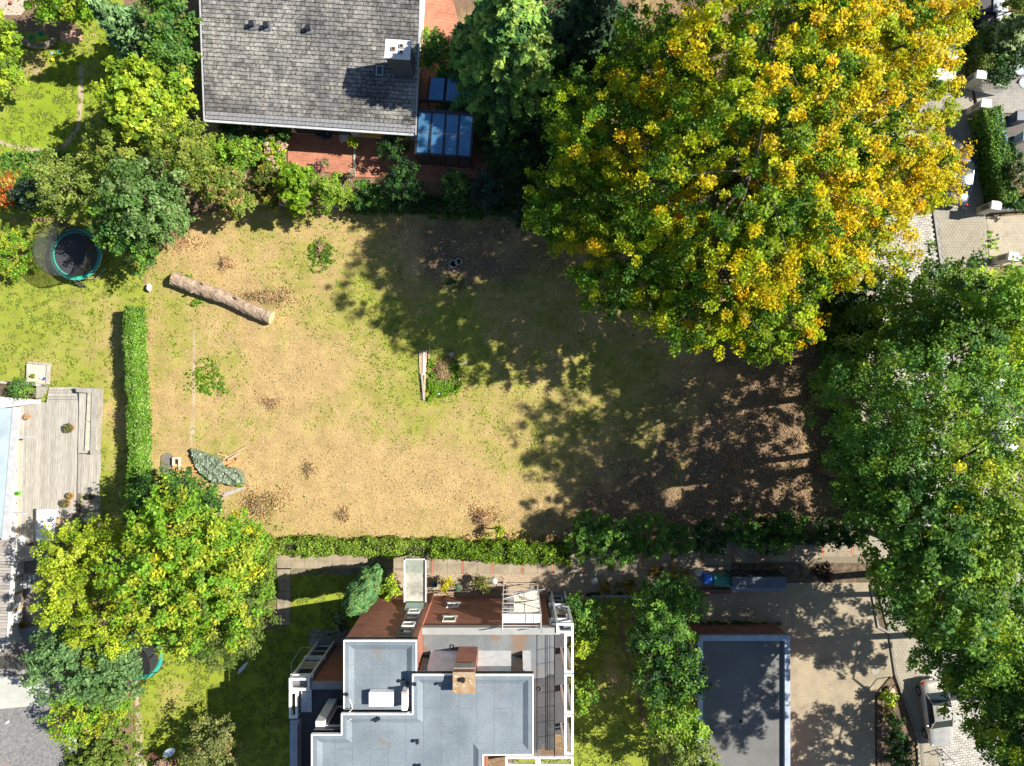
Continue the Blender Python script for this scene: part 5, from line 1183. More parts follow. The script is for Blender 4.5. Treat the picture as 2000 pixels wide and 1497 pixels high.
solo('tuft', MB().blob((X(68), Y(735), .25), .18, .16, .12, 3, .2), M('tuft_green', (.1, .16, .03), 12, .9, bmp=1), 'small green tuft growing in the sandbox', 'plant')
pb = thing('planter_box', 'wooden raised planter with brown soil and round shrub', 'planter', tuple(P(40, 762)))
part('soil', MB().prism(poly_px([(0, 748), (80, 758), (80, 776), (0, 775)]), .05, .5), soilm, pb)
part('board', MB().prism(poly_px([(-20, 742), (82, 750), (82, 754), (-20, 747)]), 0, .6), wood_grey, pb); part('board', MB().prism(poly_px([(81, 754), (95, 756), (84, 778), (80, 778)]), 0, .55), wood_grey, pb)
def pot(label, px, py, r, h, z, mat, pal, name='plant_pot', spread=1.0):
    t = thing(name, label, 'plant pot', (X(px, z), Y(py, z), z)); b = BASE[t.name]
    part('pot', MB().lathe(b, [(r*.7, 0), (r, h), (r*.88, h), (r*.8, h-.05), (.02, h-.06)], 14), mat, t)
    n = int(260*spread); a = rng.uniform(0, 6.283, n); q = rng.random(n)**.6*r*1.25*spread; pos = np.column_stack([b.x+q*np.cos(a), b.y+q*np.sin(a), b.z+h+rng.random(n)*r*1.3*(1-q/(r*1.3*spread)*.6)])
    nr = rng.normal(size=(n, 3))*.5+np.array([0, 0, .8]); col = pick(pal, n)*rng.uniform(.7, 1.3, (n, 1))
    ob = bpy.data.objects.new('plant', leaf_mesh('plant', pos, nr, .07*rng.uniform(.7, 1.3, n), col, LEAF, b)); link(ob, t)
    return t
pot('terracotta pot with grey green herb alone in the middle of the sun deck', 141, 836, .26, .35, .38, terracotta, [((.2, .2, .08), 1), ((.13, .16, .05), 1)])
pot('terracotta pot near the white storage box', 134, 982, .24, .35, .38, terracotta, [((.22, .2, .08), 1), ((.14, .16, .05), 1)])
pot('pink clay pot at the head of the three pots near the deck edge', 143, 968, .18, .3, .38, M('pink_clay', (.55, .33, .26), 4, .8), [((.5, .3, .1), 1), ((.2, .22, .06), 1)])
pot('black round pot on the paving below the deck', 181, 970, .22, .4, .02, black, [((.03, .04, .02), 1)], spread=.6)
pot('lime green plastic pot standing against the white house', 39, 963, .16, .3, .38, M('lime_pot', (.12, .6, .05), 3, .4), [((.12, .3, .03), 1)], spread=.6)
pot('small pot with orange and cream flowers against the house corner', 58, 814, .15, .25, .38, terracotta, [((.7, .3, .2), 1), ((.6, .55, .3), 1), ((.15, .25, .05), 1)])
pot('clay pot beside the annex steps', 52, 1218, .2, .35, .1, terracotta, [((.25, .14, .06), 1), ((.12, .18, .04), 1)])
sbx = thing('storage_box', 'white deck storage box with sloping lid near the feathery lime tree', 'storage box', tuple(P(91, 1026, .38)))
part('box', MB().box(X(73, .9), Y(1056, .9), .38, X(107, .9), Y(995, .9), 1.05), white, sbx, bevel=.03); part('lid', MB().box(X(72.5, 1.1), Y(1056.5, 1.1), 1.052, X(108, 1.1), Y(994.5, 1.1), 1.12), MC['bright_white'], sbx, bevel=.02)
tb_ = thing('deck_table', 'pale wooden table right of the white storage box', 'table', tuple(P(120, 1032, .38)))
part('table_top', MB().box(X(107, 1.1), Y(1056, 1.1), 1.06, X(136, 1.1), Y(1011, 1.1), 1.1), wood_tan, tb_)
for a in (109, 133):
    for b in (1014, 1052): part('leg', MB().box(X(a, .7), Y(b+2, .7), .38, X(a+2, .7), Y(b, .7), 1.06), wood_tan, tb_)
sheet('paving_patch', [(158, 962), (197, 962), (197, 1030), (158, 1020)], .02, M('patch_concrete', (.38, .33, .26), 3, .9))
sheet('deck_steps_base', [(48, 1085), (86, 1066), (110, 1085), (100, 1255), (48, 1300), (-60, 1300), (-60, 1245), (48, 1245)], .03, M('annex_paving', [(.2, .18, .17), (.3, .28, .27)], 3, .9))
solo('stone_slab', MB().prism(poly_px([(30, 1078), (60, 1064), (82, 1066), (78, 1090), (30, 1095)]), .03, .7), M('slab_light', (.5, .48, .44), 3, .85), 'pale stepped wall block beside the boarded annex', 'wall')
st = thing('garden_steps', 'timber garden steps between annex and feathery lime tree', 'steps', tuple(P(72, 1240)))
for i in range(4): part('tread', MB().box(X(46), Y(1228+i*7), .03, X(84), Y(1222+i*7), .45-i*.1), M('tread_grey', (.22, .25, .27), 3, .8), st)
for i in range(3): solo('lounge_cushion', MB().box(X(56+i*9), Y(1147), .1, X(61+i*9), Y(1118), .55), M('cushion_grey', (.42, .45, .45), 3, .8), ['left', 'middle', 'right'][i]+' of three grey garden slat boards beside the annex windows', 'board', group='garden slat boards')
# carport
cp = thing('flat_carport', 'flat grey gravel carport roof in the lower left corner', 'carport', tuple(P(50, 1400)))
cz = 2.5; poly = [(X(-80, cz), Y(1318, cz)), (X(100, cz), Y(1322, cz)), (X(98, cz), Y(1375, cz)), (X(140, cz), Y(1440, cz)), (X(130, cz), Y(1600, cz)), (X(-80, cz), Y(1600, cz))]
part('wall', MB().prism([(a*.97 if a < 0 else a, b*.985) for a, b in poly], 0, 2.2), concrete, cp)
part('roof', MB().prism(poly, 2.2, 2.5), M('gravel_roof', [(.11, .11, .115), (.19, .19, .19), (.27, .26, .25)], 7, .95, bmp=.9, blot=((.3, .2, .13), .35, .62, .6)), cp)
part('concrete_strip', MB().prism([(X(-80, cz), Y(1321, cz)), (X(97, cz), Y(1325, cz)), (X(96, cz), Y(1376, cz)), (X(-80, cz), Y(1392, cz))], 2.501, 2.53), M('strip_light', [(.36, .37, .33), (.46, .47, .43)], 1, .9), cp)
part('vent', MB().tube((X(16, cz), Y(1410, cz), 2.5), (X(16, cz), Y(1410, cz), 2.65), .08, n=8), white_f, cp)
part('edge_stone', MB().box(X(136, cz), Y(1462, cz), 2.35, X(147, cz), Y(1440, cz), 2.6), white, cp)
solo('open_crate', MB().prism(poly_px([(-5, 1312), (22, 1292), (40, 1297), (12, 1318)]), .03, .5), wood_grey, 'grey timber box lid tucked behind the carport roof', 'box')

# trampolines
def trampoline(label, px, py, r, grp, ladder):
    c = P(px, py, .9); t = thing('trampoline', label, 'trampoline', (c.x, c.y, 0), 0.0, group=grp)
    net, nt, b = newmat('safety_net'); tr = nt.nodes.new('ShaderNodeBsdfTransparent'); mx = nt.nodes.new('ShaderNodeMixShader'); mx.inputs[0].default_value = .62
    b.inputs['Base Color'].default_value = (.05, .055, .06, 1); b.inputs['Roughness'].default_value = .8
    nt.links.new(tr.outputs[0], mx.inputs[1]); nt.links.new(b.outputs[0], mx.inputs[2]); nt.links.new(mx.outputs[0], nt.nodes['Material Output'].inputs[0])
    teal = M('teal_pad', [(.03, .33, .25), (.05, .42, .32)], 2, .5, bmp=.1)
    part('mat', MB().lathe((0, 0, .86), [(.01, 0), (r-.27, 0), (r-.27, .01), (.01, .01)], 36), M('jump_mat', (.045, .048, .055), 5, .7), t)
    K = 8
    for k in range(K):
        m = MB(); n = 6
        for i in range(n):
            a0 = 2*math.pi*(k+(i+.08*(i == 0))/n)/K; a1 = 2*math.pi*(k+(i+1-.08*(i == n-1))/n)/K
            for (ra_, rb2, za, zb) in ((r-.28, r-.14, .885, .915), (r-.14, r+.02, .915, .90)):
                m.quad((ra_*math.cos(a0), ra_*math.sin(a0), za), (rb2*math.cos(a0), rb2*math.sin(a0), zb), (rb2*math.cos(a1), rb2*math.sin(a1), zb), (ra_*math.cos(a1), ra_*math.sin(a1), za))
        part('edge_pad', m, teal, t)
    part('frame', MB().ring((0, 0, .86), r, .03, 36, 6), steel, t)
    nm_ = MB(); n = 36; m = 3; vs_ = []
    for j in range(m+1):
        for i in range(n):
            a = 2*math.pi*i/n; z = .9+1.75*j/m; rr_ = r-.2+.22*j/m-.03*abs(math.sin(K/2*a)); vs_.append((rr_*math.cos(a), rr_*math.sin(a), z))
    nm_.add(vs_, [(j*n+i, j*n+(i+1) % n, (j+1)*n+(i+1) % n, (j+1)*n+i) for j in range(m) for i in range(n)])
    part('safety_net', nm_, net, t); part('net_hoop', MB().ring((0, 0, 2.66), r+.02, .02, 36, 5), black, t)
    for k in range(K//2+2):
        a = 2*math.pi*(k+.3)/(K//2+2); part('net_pole', MB().tube((r*1.02*math.cos(a), r*1.02*math.sin(a), .1), (r*1.03*math.cos(a), r*1.03*math.sin(a), 2.66), .03, n=6), black, t)
    for k in range(4):
        a = 2*math.pi*(k+.5)/4; part('leg', MB().path([(r*math.cos(a-.3), r*math.sin(a-.3), .86), (r*math.cos(a-.3), r*math.sin(a-.3), .03), (r*math.cos(a+.3), r*math.sin(a+.3), .03), (r*math.cos(a+.3), r*math.sin(a+.3), .86)], .025), steel, t)
    if ladder:
        ld = MB().tube((-.2, -r-.02, .85), (-.1, -r-.45, 0), .02, n=5).tube((.2, -r-.02, .85), (.3, -r-.45, 0), .02, n=5); l_ = part('ladder', ld, steel, t)
        for i in range(3): part('rung', MB().obox((.05+.03*i, -r-.1-.12*i, .68-.24*i), .42, .09, .03), dark_metal, l_)
TG = 'round garden trampolines'
trampoline('round trampoline with teal edge pad and black net on the west lawn', 148, 497, 1.75, TG, True)
trampoline('round trampoline with teal rim half hidden under trees at the lower left', 272, 1282, 1.6, TG, False)

# ---------------------------------------------------------------- things in the dry plot
lg = thing('tree_log', 'long felled tree trunk lying on the dry grass', 'log', tuple(P(440, 588)))
logm = M('log_bark', [(.19, .135, .095), (.31, .235, .17), (.42, .33, .25)], 3, .9, bmp=.8, stretch=(1, 1, 1), blot=((.2, .13, .09), 2.5, .6, .5))
pts = [(345, 546), (380, 560), (411, 571), (443, 582), (476, 598), (508, 612), (534, 622)]
rs = [.50, .48, .47, .46, .43, .43, .48]
lm = MB(); tt = np.linspace(0, len(pts)-1, 60); la = np.interp(tt, range(len(pts)), [p[0] for p in pts]); lb = np.interp(tt, range(len(pts)), [p[1] for p in pts]); lr = np.interp(tt, range(len(pts)), rs)
lr = lr*(1+.10*(vnoise(tt*3, tt*0, 1.0, 91)-.5)); lm.path([(X(a), Y(b), r_*.92) for a, b, r_ in zip(la, lb, lr)], list(lr), 28)
va = np.array([tuple(p) for p in lm.v]); cen = np.repeat(np.array([(X(a), Y(b), r_*.92) for a, b, r_ in zip(la, lb, lr)]), 28, 0); dv = va-cen
bn = vnoise(va[:, 0]*1.0+va[:, 2]*2, va[:, 1]*1.6-va[:, 2], .16, 92)+.6*vnoise(va[:, 0]*2, va[:, 1]*2+va[:, 2]*3, .13, 93)
va = cen+dv*(1+.13*(bn-.8))[:, None]; lm.v = [tuple(p) for p in va]; part('trunk', lm, logm, lg)
for (a, b, dx, dy) in ((405, 562, .12, .2), (470, 590, .05, .25), (388, 571, -.1, -.15)):
    part('branch_stub', MB().tube((X(a), Y(b), .6), (X(a)+dx, Y(b)+dy, 1.02), .09, .06, 9), logm, lg)
e0, e1 = P(*pts[0]), P(*pts[-1]); cutm = M('cut_wood', (.62, .45, .28), 8, .8)
d = (P(*pts[-1])-P(*pts[-2])).normalized(); part('cut_end', MB().tube((e1.x+d.x*.01, e1.y+d.y*.01, rs[-1]*.92), (e1.x+d.x*.05, e1.y+d.y*.05, rs[-1]*.92), rs[-1]*.96, n=18), cutm, lg)
part('knot', MB().blob((X(428), Y(577), .78), .1, .09, .06, 5), logm, lg, smooth=True)
def brush(label, px, py, rx, ry, h, cols, n=260, name='brush_pile', cat='brush heap', leaves=900, green=0.0):
    t = thing(name, label, cat, tuple(P(px, py))); mb = MB()
    for _ in range(n):
        a = rnd.uniform(0, 6.28); q = abs(rnd.gauss(0, .5))*(1+.35*math.sin(3*a+px)+.25*math.sin(5*a)); x_ = X(px+rx*q*math.cos(a)); y_ = Y(py+ry*q*math.sin(a)); z_ = h*max(0, 1-q)*rnd.random()+.02
        b = rnd.uniform(0, 6.28); L = rnd.uniform(.15, .5); mb.tube((x_, y_, z_), (x_+L*math.cos(b), y_+L*math.sin(b), z_+rnd.uniform(-.05, .25)), .012, .005, 3, False)
    part('twigs', mb, M('twig_brown', [(.34, .22, .12), (.55, .40, .24)], 8, .9), t, kind='stuff')
    m = leaves; a = rng.uniform(0, 6.283, m); q = np.abs(rng.normal(size=m))*.6*(1+.35*np.sin(3*a+px)+.25*np.sin(5*a))
    pos = np.column_stack([X(px+rx*q*np.cos(a)), Y(py+ry*q*np.sin(a)), h*np.maximum(0, 1-q)*rng.random(m)+.02])
    col = pick(cols, m)*rng.uniform(.6, 1.3, (m, 1)); nr = rng.normal(size=(m, 3))*.6+np.array([0, 0, .7])
    ob = bpy.data.objects.new('dead_leaves', leaf_mesh('dead_leaves', pos, nr, .1*rng.uniform(.6, 1.3, m), col, LEAF, BASE[t.name])); link(ob, t); tag(ob, kind='stuff')
    return t
BR = [((.52, .33, .16), 3), ((.64, .45, .24), 3), ((.3, .19, .1), 1)]
BRG = BR+[((.14, .22, .03), 3)]
brush('small dry twig tuft above the long log', 441, 515, 12, 12, .4, BR+[((.2, .2, .06), 1)], 120)
brush('low brush heap against the upper side of the log', 520, 580, 55, 14, .3, BRG, 320, leaves=1300)
brush('brown brush heap under the rim of the large yellow green tree', 512, 985, 40, 28, .5, BRG, 460, leaves=2200)
brush('brown twig heap at the bottom of the plot beside the young weed', 945, 1012, 24, 20, .5, BR, 300, leaves=1000)
brush('small forked twig tuft near the bottom left of the plot', 672, 1005, 10, 14, .4, BRG, 110, leaves=300)
brush('brown tuft of twigs at the plot centre left', 605, 918, 11, 14, .35, BRG, 110, leaves=350)
brush('reddish brush spread in the green ring beside the long planks', 866, 728, 26, 32, .35, [((.4, .2, .12), 3), ((.5, .33, .2), 2), ((.14, .24, .03), 3)], 360, leaves=1600)
brush('low brown twigs left of the plot middle', 531, 787, 20, 10, .15, BR, 100, leaves=300)
brush('dry leaf drift at the upper left corner of the plot', 345, 462, 42, 28, .12, BR, 160, leaves=1600)
brush('brown patch of twigs inside the green seedling bush', 628, 487, 12, 12, .5, BR, 160, leaves=300)
brush('little twig heap in the shaded lower right of the plot', 1437, 908, 12, 10, .3, BR, 110, leaves=300)
brush('green tangle of weeds around the stone ring', 890, 552, 14, 10, .3, [((.08, .2, .02), 1), ((.05, .12, .02), 1)], 40, leaves=600)
solo('field_boulder', MB().blob((X(882), Y(693), .13), .2, .17, .16, 9, .15), M('boulder_grey', (.35, .33, .3), 5, .9, bmp=.6), 'small grey stone beside the green ring of weeds', 'stone')
solo('limestone_rock', MB().blob((X(294), Y(563), .2), .17, .26, .25, 4, .12), M('rock_pale', (.62, .58, .5), 5, .9, bmp=.5), 'pale stone at the upper end of the laurel hedge', 'stone')
# stone ring (hollow stump)
sr = thing('stone_ring', 'broken double ring of grey stone around a black disc painted as a hole', 'well ring', tuple(P(890, 514)))
part('ring', MB().ring((X(886), Y(516), .12), .27, .06, 22, 6), concrete, sr); part('ring', MB().ring((X(895.5), Y(512), .14), .22, .05, 20, 6), concrete, sr)
part('hole', MB().lathe((X(889), Y(514.5), .02), [(.36, 0), (.36, .05)], 20), M('painted_hole_black', (.008, .008, .008), 3, 1), sr)  # flat black disc: the hole's darkness is painted, nothing is sunk
for i, (a, b) in enumerate(((862, 487), (865, 496), (864, 508), (871, 508), (896, 487), (905, 488), (877, 524), (895, 525))):
    solo('loose_stone', MB().blob((X(a), Y(b), .05), .09, .08, .07, i, .2, 8, 5), M('boulder_grey', (.35, .33, .3)), ['upper of the two pale stones far left of the broken stone ring', 'lower pale stone far left of the broken stone ring', 'pale stone touching the left weeds of the stone ring', 'small stone just left of the painted dark hole', 'stone directly above the broken stone ring', 'stone above and right of the broken stone ring', 'stone at the lower left foot of the stone ring', 'stone at the lower right foot of the stone ring'][i], 'stone', group='loose stones around the stone ring')
# planks
def plank_stick(label, a, b, w, z, mat, name='plank', grp=None, th_=.04):
    pa, pb2 = P(*a), P(*b); c = (pa+pb2)/2; L = (pb2-pa).length; an_ = math.atan2(pb2.y-pa.y, pb2.x-pa.x)
    return solo(name, MB().obox((c.x, c.y, z), L, w, th_, an_), mat, label, 'plank', group=grp)
PG_ = 'long planks bundled in the plot middle'
plank_stick('leftmost brown plank of the bundle in the plot middle', (820, 684), (822, 740), .12, .06, wood_tan, grp=PG_)
plank_stick('second brown plank of the bundle lying beside the leftmost', (824, 685), (826, 780), .13, .08, M('plank_brown', (.4, .28, .19), 5, .8), grp=PG_)
plank_stick('white painted plank in the middle of the bundle', (829, 688), (828, 733), .14, .12, white, grp=PG_)
plank_stick('rightmost tan plank of the bundle in the plot middle', (833, 685), (828, 778), .12, .05, wood_tan, grp=PG_)
plank_stick('grey long plank crossing on top of the bundle', (824, 730), (829, 782), .13, .14, wood_grey, grp=PG_)
plank_stick('thin stick leaning beside the plank bundle', (839, 672), (837, 712), .07, .06, wood_tan, grp=PG_)
plank_stick('pale broken board below the reddish brush', (850, 766), (863, 771), .12, .06, white)
plank_stick('short pale stick at the right rim of the green ring', (898, 736), (897, 754), .09, .06, wood_tan)
plank_stick('weathered pale stick at the upper right of the green ring', (889, 713), (913, 708), .1, .07, wood_grey)
# tarp + timber
tp = thing('tarpaulin', 'crumpled dark green tarpaulin draped over old timber', 'tarpaulin', tuple(P(425, 915)))
def tarp_mesh():
    outl = [(374, 873), (385, 877), (400, 882), (422, 889), (438, 900), (444, 910), (464, 914), (478, 924), (481, 946), (470, 946), (452, 951), (440, 946), (416, 945), (411, 938), (392, 924), (381, 910), (376, 892)]
    pl = poly_px(outl); a = np.array(pl); xs = np.arange(a[:, 0].min()-.1, a[:, 0].max()+.1, .05); ys_ = np.arange(a[:, 1].min()-.1, a[:, 1].max()+.1, .05)
    XX, YY = np.meshgrid(xs, ys_); ins = inpoly(XX, YY, pl)
    f = 1-np.abs(2*vnoise(XX*1.0+YY*.5, YY*1.1-XX*.3, .42, 61)-1); f2 = 1-np.abs(2*vnoise(XX*1.3, YY, .19, 62)-1)
    f3 = 1-np.abs(2*vnoise(XX*.8-YY*.7, XX*.7+YY*.9, .6, 64)-1)
    Z = .12+.09*f+.10*f2+.16*f3**2+.12*vnoise(XX, YY, .1, 63)
    ed = segdist(XX, YY, pl+[pl[0]]); Z *= np.clip(ed/.12, .12, 1); mb = MB(); id_ = -np.ones(XX.shape, int)
    for j in range(XX.shape[0]):
        for i in range(XX.shape[1]):
            if ins[j, i]: id_[j, i] = len(mb.v); mb.v.append((XX[j, i], YY[j, i], Z[j, i]))
    for j in range(XX.shape[0]-1):
        for i in range(XX.shape[1]-1):
            q = [id_[j, i], id_[j, i+1], id_[j+1, i+1], id_[j+1, i]]; q = [k for k in q if k >= 0]
            if len(q) >= 3: mb.f.append(tuple(q))
    return mb
part('sheet', tarp_mesh(), M('tarp_green', [(.08, .11, .075), (.14, .185, .125), (.22, .27, .19)], 2.5, .38, bmp=.3, spec=.6), tp)
TB = 'old timber around the tarpaulin'
for lab, a, b, w, z, m in (('orange beam sticking out left of the tarpaulin', (340, 909), (382, 910), .24, .2, wood_orange), ('lower orange beam left of the tarpaulin', (347, 917), (388, 921), .12, .16, wood_orange),
      ('orange beam emerging on the right of the tarpaulin', (432, 905), (471, 902), .22, .2, wood_orange), ('slanted orange lath crossing the right beam', (447, 911), (464, 900), .1, .3, wood_orange),
      ('long pale lath fanning out above the right beam', (436, 898), (483, 872), .1, .1, wood_tan), ('second pale lath fanning beside the longest', (446, 899), (470, 884), .14, .12, wood_tan),
      ('third pale lath of the fan near the tarpaulin top', (425, 886), (445, 892), .07, .1, wood_tan), ('grey plank under the lower tip of the tarpaulin', (436, 969), (480, 952), .2, .08, wood_grey),
      ('second grey plank beside the tarpaulin tip', (438, 964), (468, 954), .12, .06, wood_grey)):
    plank_stick(lab, a, b, w, z, m, grp=TB, th_=.07)
fr = thing('wooden_frame', 'empty white wooden frame standing at the left timber end', 'frame', tuple(P(348, 902)))
for a, b in (((341, 893), (356, 896)), ((341, 896), (344, 908)), ((353, 896), (356, 915))): part('board', MB().box(X(a[0]), Y(b[1]), .25, X(b[0]), Y(a[1]), .36), M('cream_wood', (.66, .6, .5), 4, .8), fr)
solo('rubble_patch', MB().prism(poly_px([(316, 890), (330, 884), (340, 893), (336, 925), (322, 935), (314, 915)]), -.01, .06), M('asphalt_piece', [(.12, .11, .1), (.24, .21, .18)], 8, .9, bmp=.9), 'grey crumbling slab left of the timber', 'slab')
plank_stick('wood block at the right timber end', (466, 893), (468, 902), .25, .15, wood_tan, grp=TB)
# litter, weeds, grass
def scatter(name, n, poly, size, pal, dens_fn=None, h=.05, aspect=2.0, up=.8, reg=None):
    a = np.array(poly); px = rng.uniform(a[:, 0].min(), a[:, 0].max(), n*3); py = rng.uniform(a[:, 1].min(), a[:, 1].max(), n*3)
    k = inpoly(px, py, poly)
    if dens_fn is not None: k &= rng.random(n*3) < dens_fn(px, py)
    px = px[k][:n]; py = py[k][:n]; m = len(px)
    pos = np.column_stack([X(px), Y(py), rng.random(m)*h+.0]); col = pick(pal, m)*rng.uniform(.7, 1.35, (m, 1)); nr = rng.normal(size=(m, 3))*.55+np.array([0, 0, up])
    ob = bpy.data.objects.new(name, leaf_mesh(name, pos, nr, size*rng.uniform(.5, 1.4, m), col, LEAF, (0, 0, 0), aspect)); link(ob); tag(ob, kind='stuff'); return ob
def gd(px, py): g, b, p, r = gchan(px, py); return np.clip((g-.2)*1.5, 0.02, 1)*np.clip(1-b*1.3, .1, 1)*(vnoise(px, py, 9, 71) > .45)
def dd(px, py): g, b, p, r = gchan(px, py); return np.clip(.25+b*.8, 0, 1)*np.clip(1.1-g, .1, 1)
scatter('weeds', 30000, FIELD, .07, [((.20, .32, .03), 3), ((.28, .36, .05), 2), ((.15, .25, .02), 2)], gd, up=1.6, h=.03)
scatter('dry_leaf_litter', 34000, FIELD, .055, [((.50, .36, .19), 3), ((.62, .48, .29), 3), ((.38, .26, .14), 1)], dd, up=2.2, h=.02)
for k, (nm, poly) in enumerate(REG.items()):
    scatter('grass', [16000, 12000, 16000, 7000][k], poly, .08, [((.17, .25, .03), 3), ((.24, .3, .05), 2), ((.3, .28, .1), 1)], gd, aspect=2.4, up=2.2, h=.03)
# clustered lush weeds patch
def spot(px_, py_, rx, ry, n, pal, nm='weeds', h=.2, size=.09):
    n = int(n*1.7); a_ = rng.uniform(0, 6.283, n); q_ = rng.random(n)**.55*(1+.15*np.sin(3*a_+px_)); x_ = px_+rx*q_*np.cos(a_); y_ = py_+ry*q_*np.sin(a_)
    k = vnoise(x_, y_, 7, 77)+.35*vnoise(x_, y_, 2.6, 78) > .62; x_ = x_[k]; y_ = y_[k]; n = len(x_)
    pos = np.column_stack([X(x_), Y(y_), rng.random(n)*h])
    ob = bpy.data.objects.new(nm, leaf_mesh(nm, pos, rng.normal(size=(n, 3))*.5+np.array([0, 0, .8]), size*rng.uniform(.6, 1.4, n), pick(pal, n)*rng.uniform(.7, 1.3, (n, 1)), LEAF, (0, 0, 0), 1.8)); link(ob); tag(ob, kind='stuff')
for a in ((868, 760, 26, 16, 1600), (885, 735, 16, 30, 900), (843, 745, 10, 40, 800), (402, 738, 40, 34, 500), (420, 760, 30, 14, 160), (630, 500, 28, 32, 420), (365, 545, 12, 8, 150), (385, 592, 10, 6, 150), (470, 948, 8, 4, 60)):
    spot(*a, [((.14, .3, .02), 3), ((.22, .36, .03), 2)])
spot(930, 425, 90, 8, 1500, PG, h=.3, size=.08); spot(780, 415, 100, 6, 1500, PG, h=.3, size=.08)
spot(1250, 1160, 130, 5, 1200, PDARK, h=.2, size=.1)
spot(1440, 1218, 80, 5, 1500, [((.16, .2, .03), 1), ((.1, .13, .03), 1)], h=.3, size=.1)
spot(1560, 1052, 160, 9, 3000, PDARK, h=.5, size=.12); spot(1000, 1050, 110, 8, 1600, BRG, h=.3)
spot(1868, 110, 10, 60, 900, BRG, h=.2); spot(1950, 50, 50, 70, 5000, POL+BR, h=.3, size=.1); spot(1945, 140, 22, 30, 1400, PG, h=.4, size=.1)
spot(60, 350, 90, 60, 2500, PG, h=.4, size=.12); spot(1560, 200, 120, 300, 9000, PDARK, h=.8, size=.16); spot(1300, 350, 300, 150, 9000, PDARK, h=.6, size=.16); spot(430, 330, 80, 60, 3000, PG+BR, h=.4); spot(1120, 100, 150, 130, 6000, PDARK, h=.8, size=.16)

# ---------------------------------------------------------------- cars
def car(name, label, px, py, rz, L, Wd_, col, metal=.6, group='cars parked along the street', rough=.25):
    t = thing(name, label, 'car', (X(px), Y(py), 0.1), rz, group=group)
    pm = M('paint_'+name+str(px), col, 2, rough, metal, bmp=0, spec=.6)
    w = Wd_/2; hl = L/2
    st_ = [(-hl, .80, .50, .80), (-hl+.12, .90, .32, .92), (-hl+.6, .98, .26, 1.0), (-hl+1.2, 1.0, .24, .98), (-.3, 1.0, .24, .95), (.7, 1.0, .24, .94), (hl-1.35, .99, .24, .95), (hl-.7, .96, .26, .86), (hl-.25, .88, .3, .76), (hl, .72, .42, .62)]
    vs_ = []; n = 10
    for y_, wf, zb, zt in st_:
        W2 = w*wf
        vs_ += [(-W2*.92, y_, zb), (-W2, y_, zb+.16), (-W2, y_, (zb+zt)/2+.04), (-W2*.96, y_, zt-.06), (-W2*.80, y_, zt), (W2*.80, y_, zt), (W2*.96, y_, zt-.06), (W2, y_, (zb+zt)/2+.04), (W2, y_, zb+.16), (W2*.92, y_, zb)]
    fs = [(i*n+k, (i+1)*n+k, (i+1)*n+(k+1) % n, i*n+(k+1) % n) for i in range(len(st_)-1) for k in range(n)]+[tuple(range(n)), tuple(range(len(st_)*n-1, (len(st_)-1)*n-1, -1))]
    body = part('body', MB().add(vs_, fs), pm, t, smooth=True); ss_ = body.modifiers.new('sub', 'SUBSURF'); ss_.levels = 1; ss_.render_levels = 1
    gb = [(-hl+.75, w*.82, .98), (hl-1.45, w*.86, .93)]; rf_ = [(-hl+1.35, w*.66, 1.42), (hl-2.25, w*.68, 1.43)]
    yb0, yb1, yr0, yr1 = -hl+.72, hl-1.4, -hl+1.35, hl-2.2; wb, wr = w*.86, w*.66
    Bq = [(-wb, yb0, .93), (wb, yb0, .93), (wb, yb1, .90), (-wb, yb1, .90)]; T = [(-wr, yr0, 1.40), (wr, yr0, 1.40), (wr, yr1, 1.41), (-wr, yr1, 1.41)]
    cg = glass_mat('car_glass', (.03, .045, .05), .04, .15)
    part('rear_window', MB().quad(Bq[0], Bq[1], T[1], T[0]), cg, t); part('windshield', MB().quad(Bq[2], Bq[3], T[3], T[2]), cg, t)
    part('side_window', MB().quad(Bq[1], Bq[2], T[2], T[1]), cg, t); part('side_window', MB().quad(Bq[3], Bq[0], T[0], T[3]), cg, t)
    rv = []
    ry_ = [yr0-.05, yr0+.15, (yr0+yr1)/2, yr1-.15, yr1+.05]
    for k, y_ in enumerate(ry_):
        zz = [1.40, 1.435, 1.46, 1.445, 1.405][k]; rv += [(-wr-.03, y_, zz-.04), (-wr*.8, y_, zz), (0, y_, zz+.015), (wr*.8, y_, zz), (wr+.03, y_, zz-.04)]
    part('roof', MB().add(rv, [(i*5+k, i*5+k+1, (i+1)*5+k+1, (i+1)*5+k) for i in range(4) for k in range(4)]), pm, t, smooth=True)
    for s in (-1, 1):
        part('pillar', MB().path([(s*wb, yb0, .93), (s*(wr+.01), yr0, 1.40), (s*(wr+.01), yr1, 1.41), (s*wb, yb1, .90)], .035, 5), pm, t)
        part('pillar', MB().tube((s*wb*.99, -.1, .93), (s*wr, -.15, 1.41), .03, n=5), black, t)
        part('mirror', MB().blob((s*(w+.08), hl-1.75, .98), .11, .07, .07, 2, 0), pm, t, smooth=True)
        part('headlight', MB().blob((s*w*.72, hl-.26, .66), .13, .16, .07, 3, 0), M('lamp_clear', (.42, .44, .46), 3, .15), t, smooth=True)
        part('taillight', MB().blob((s*w*.8, -hl+.14, .80), .17, .09, .09, 3, 0), M('lamp_red', (.32, .015, .015), 3, .2), t, smooth=True)
        for y_ in (-hl+.85, hl-.85):
            wh = part('tyre', MB().tube((s*(w-.17), y_, .31), (s*(w+.01), y_, .31), .31, n=20), M('rubber', (.02, .02, .02), 5, .8), t); part('rim', MB().tube((s*(w+.012), y_, .31), (s*(w+.02), y_, .31), .19, n=10), steel, wh)
    part('number_plate', MB().obox((0, -hl-.01, .62), .5, .03, .11), white_f, t)
    return t
car('parked_car', 'silver beige saloon car parked beside the sunny parking court', 1818, 1383, R(180+8), 4.7, 1.8, (.66, .62, .54))
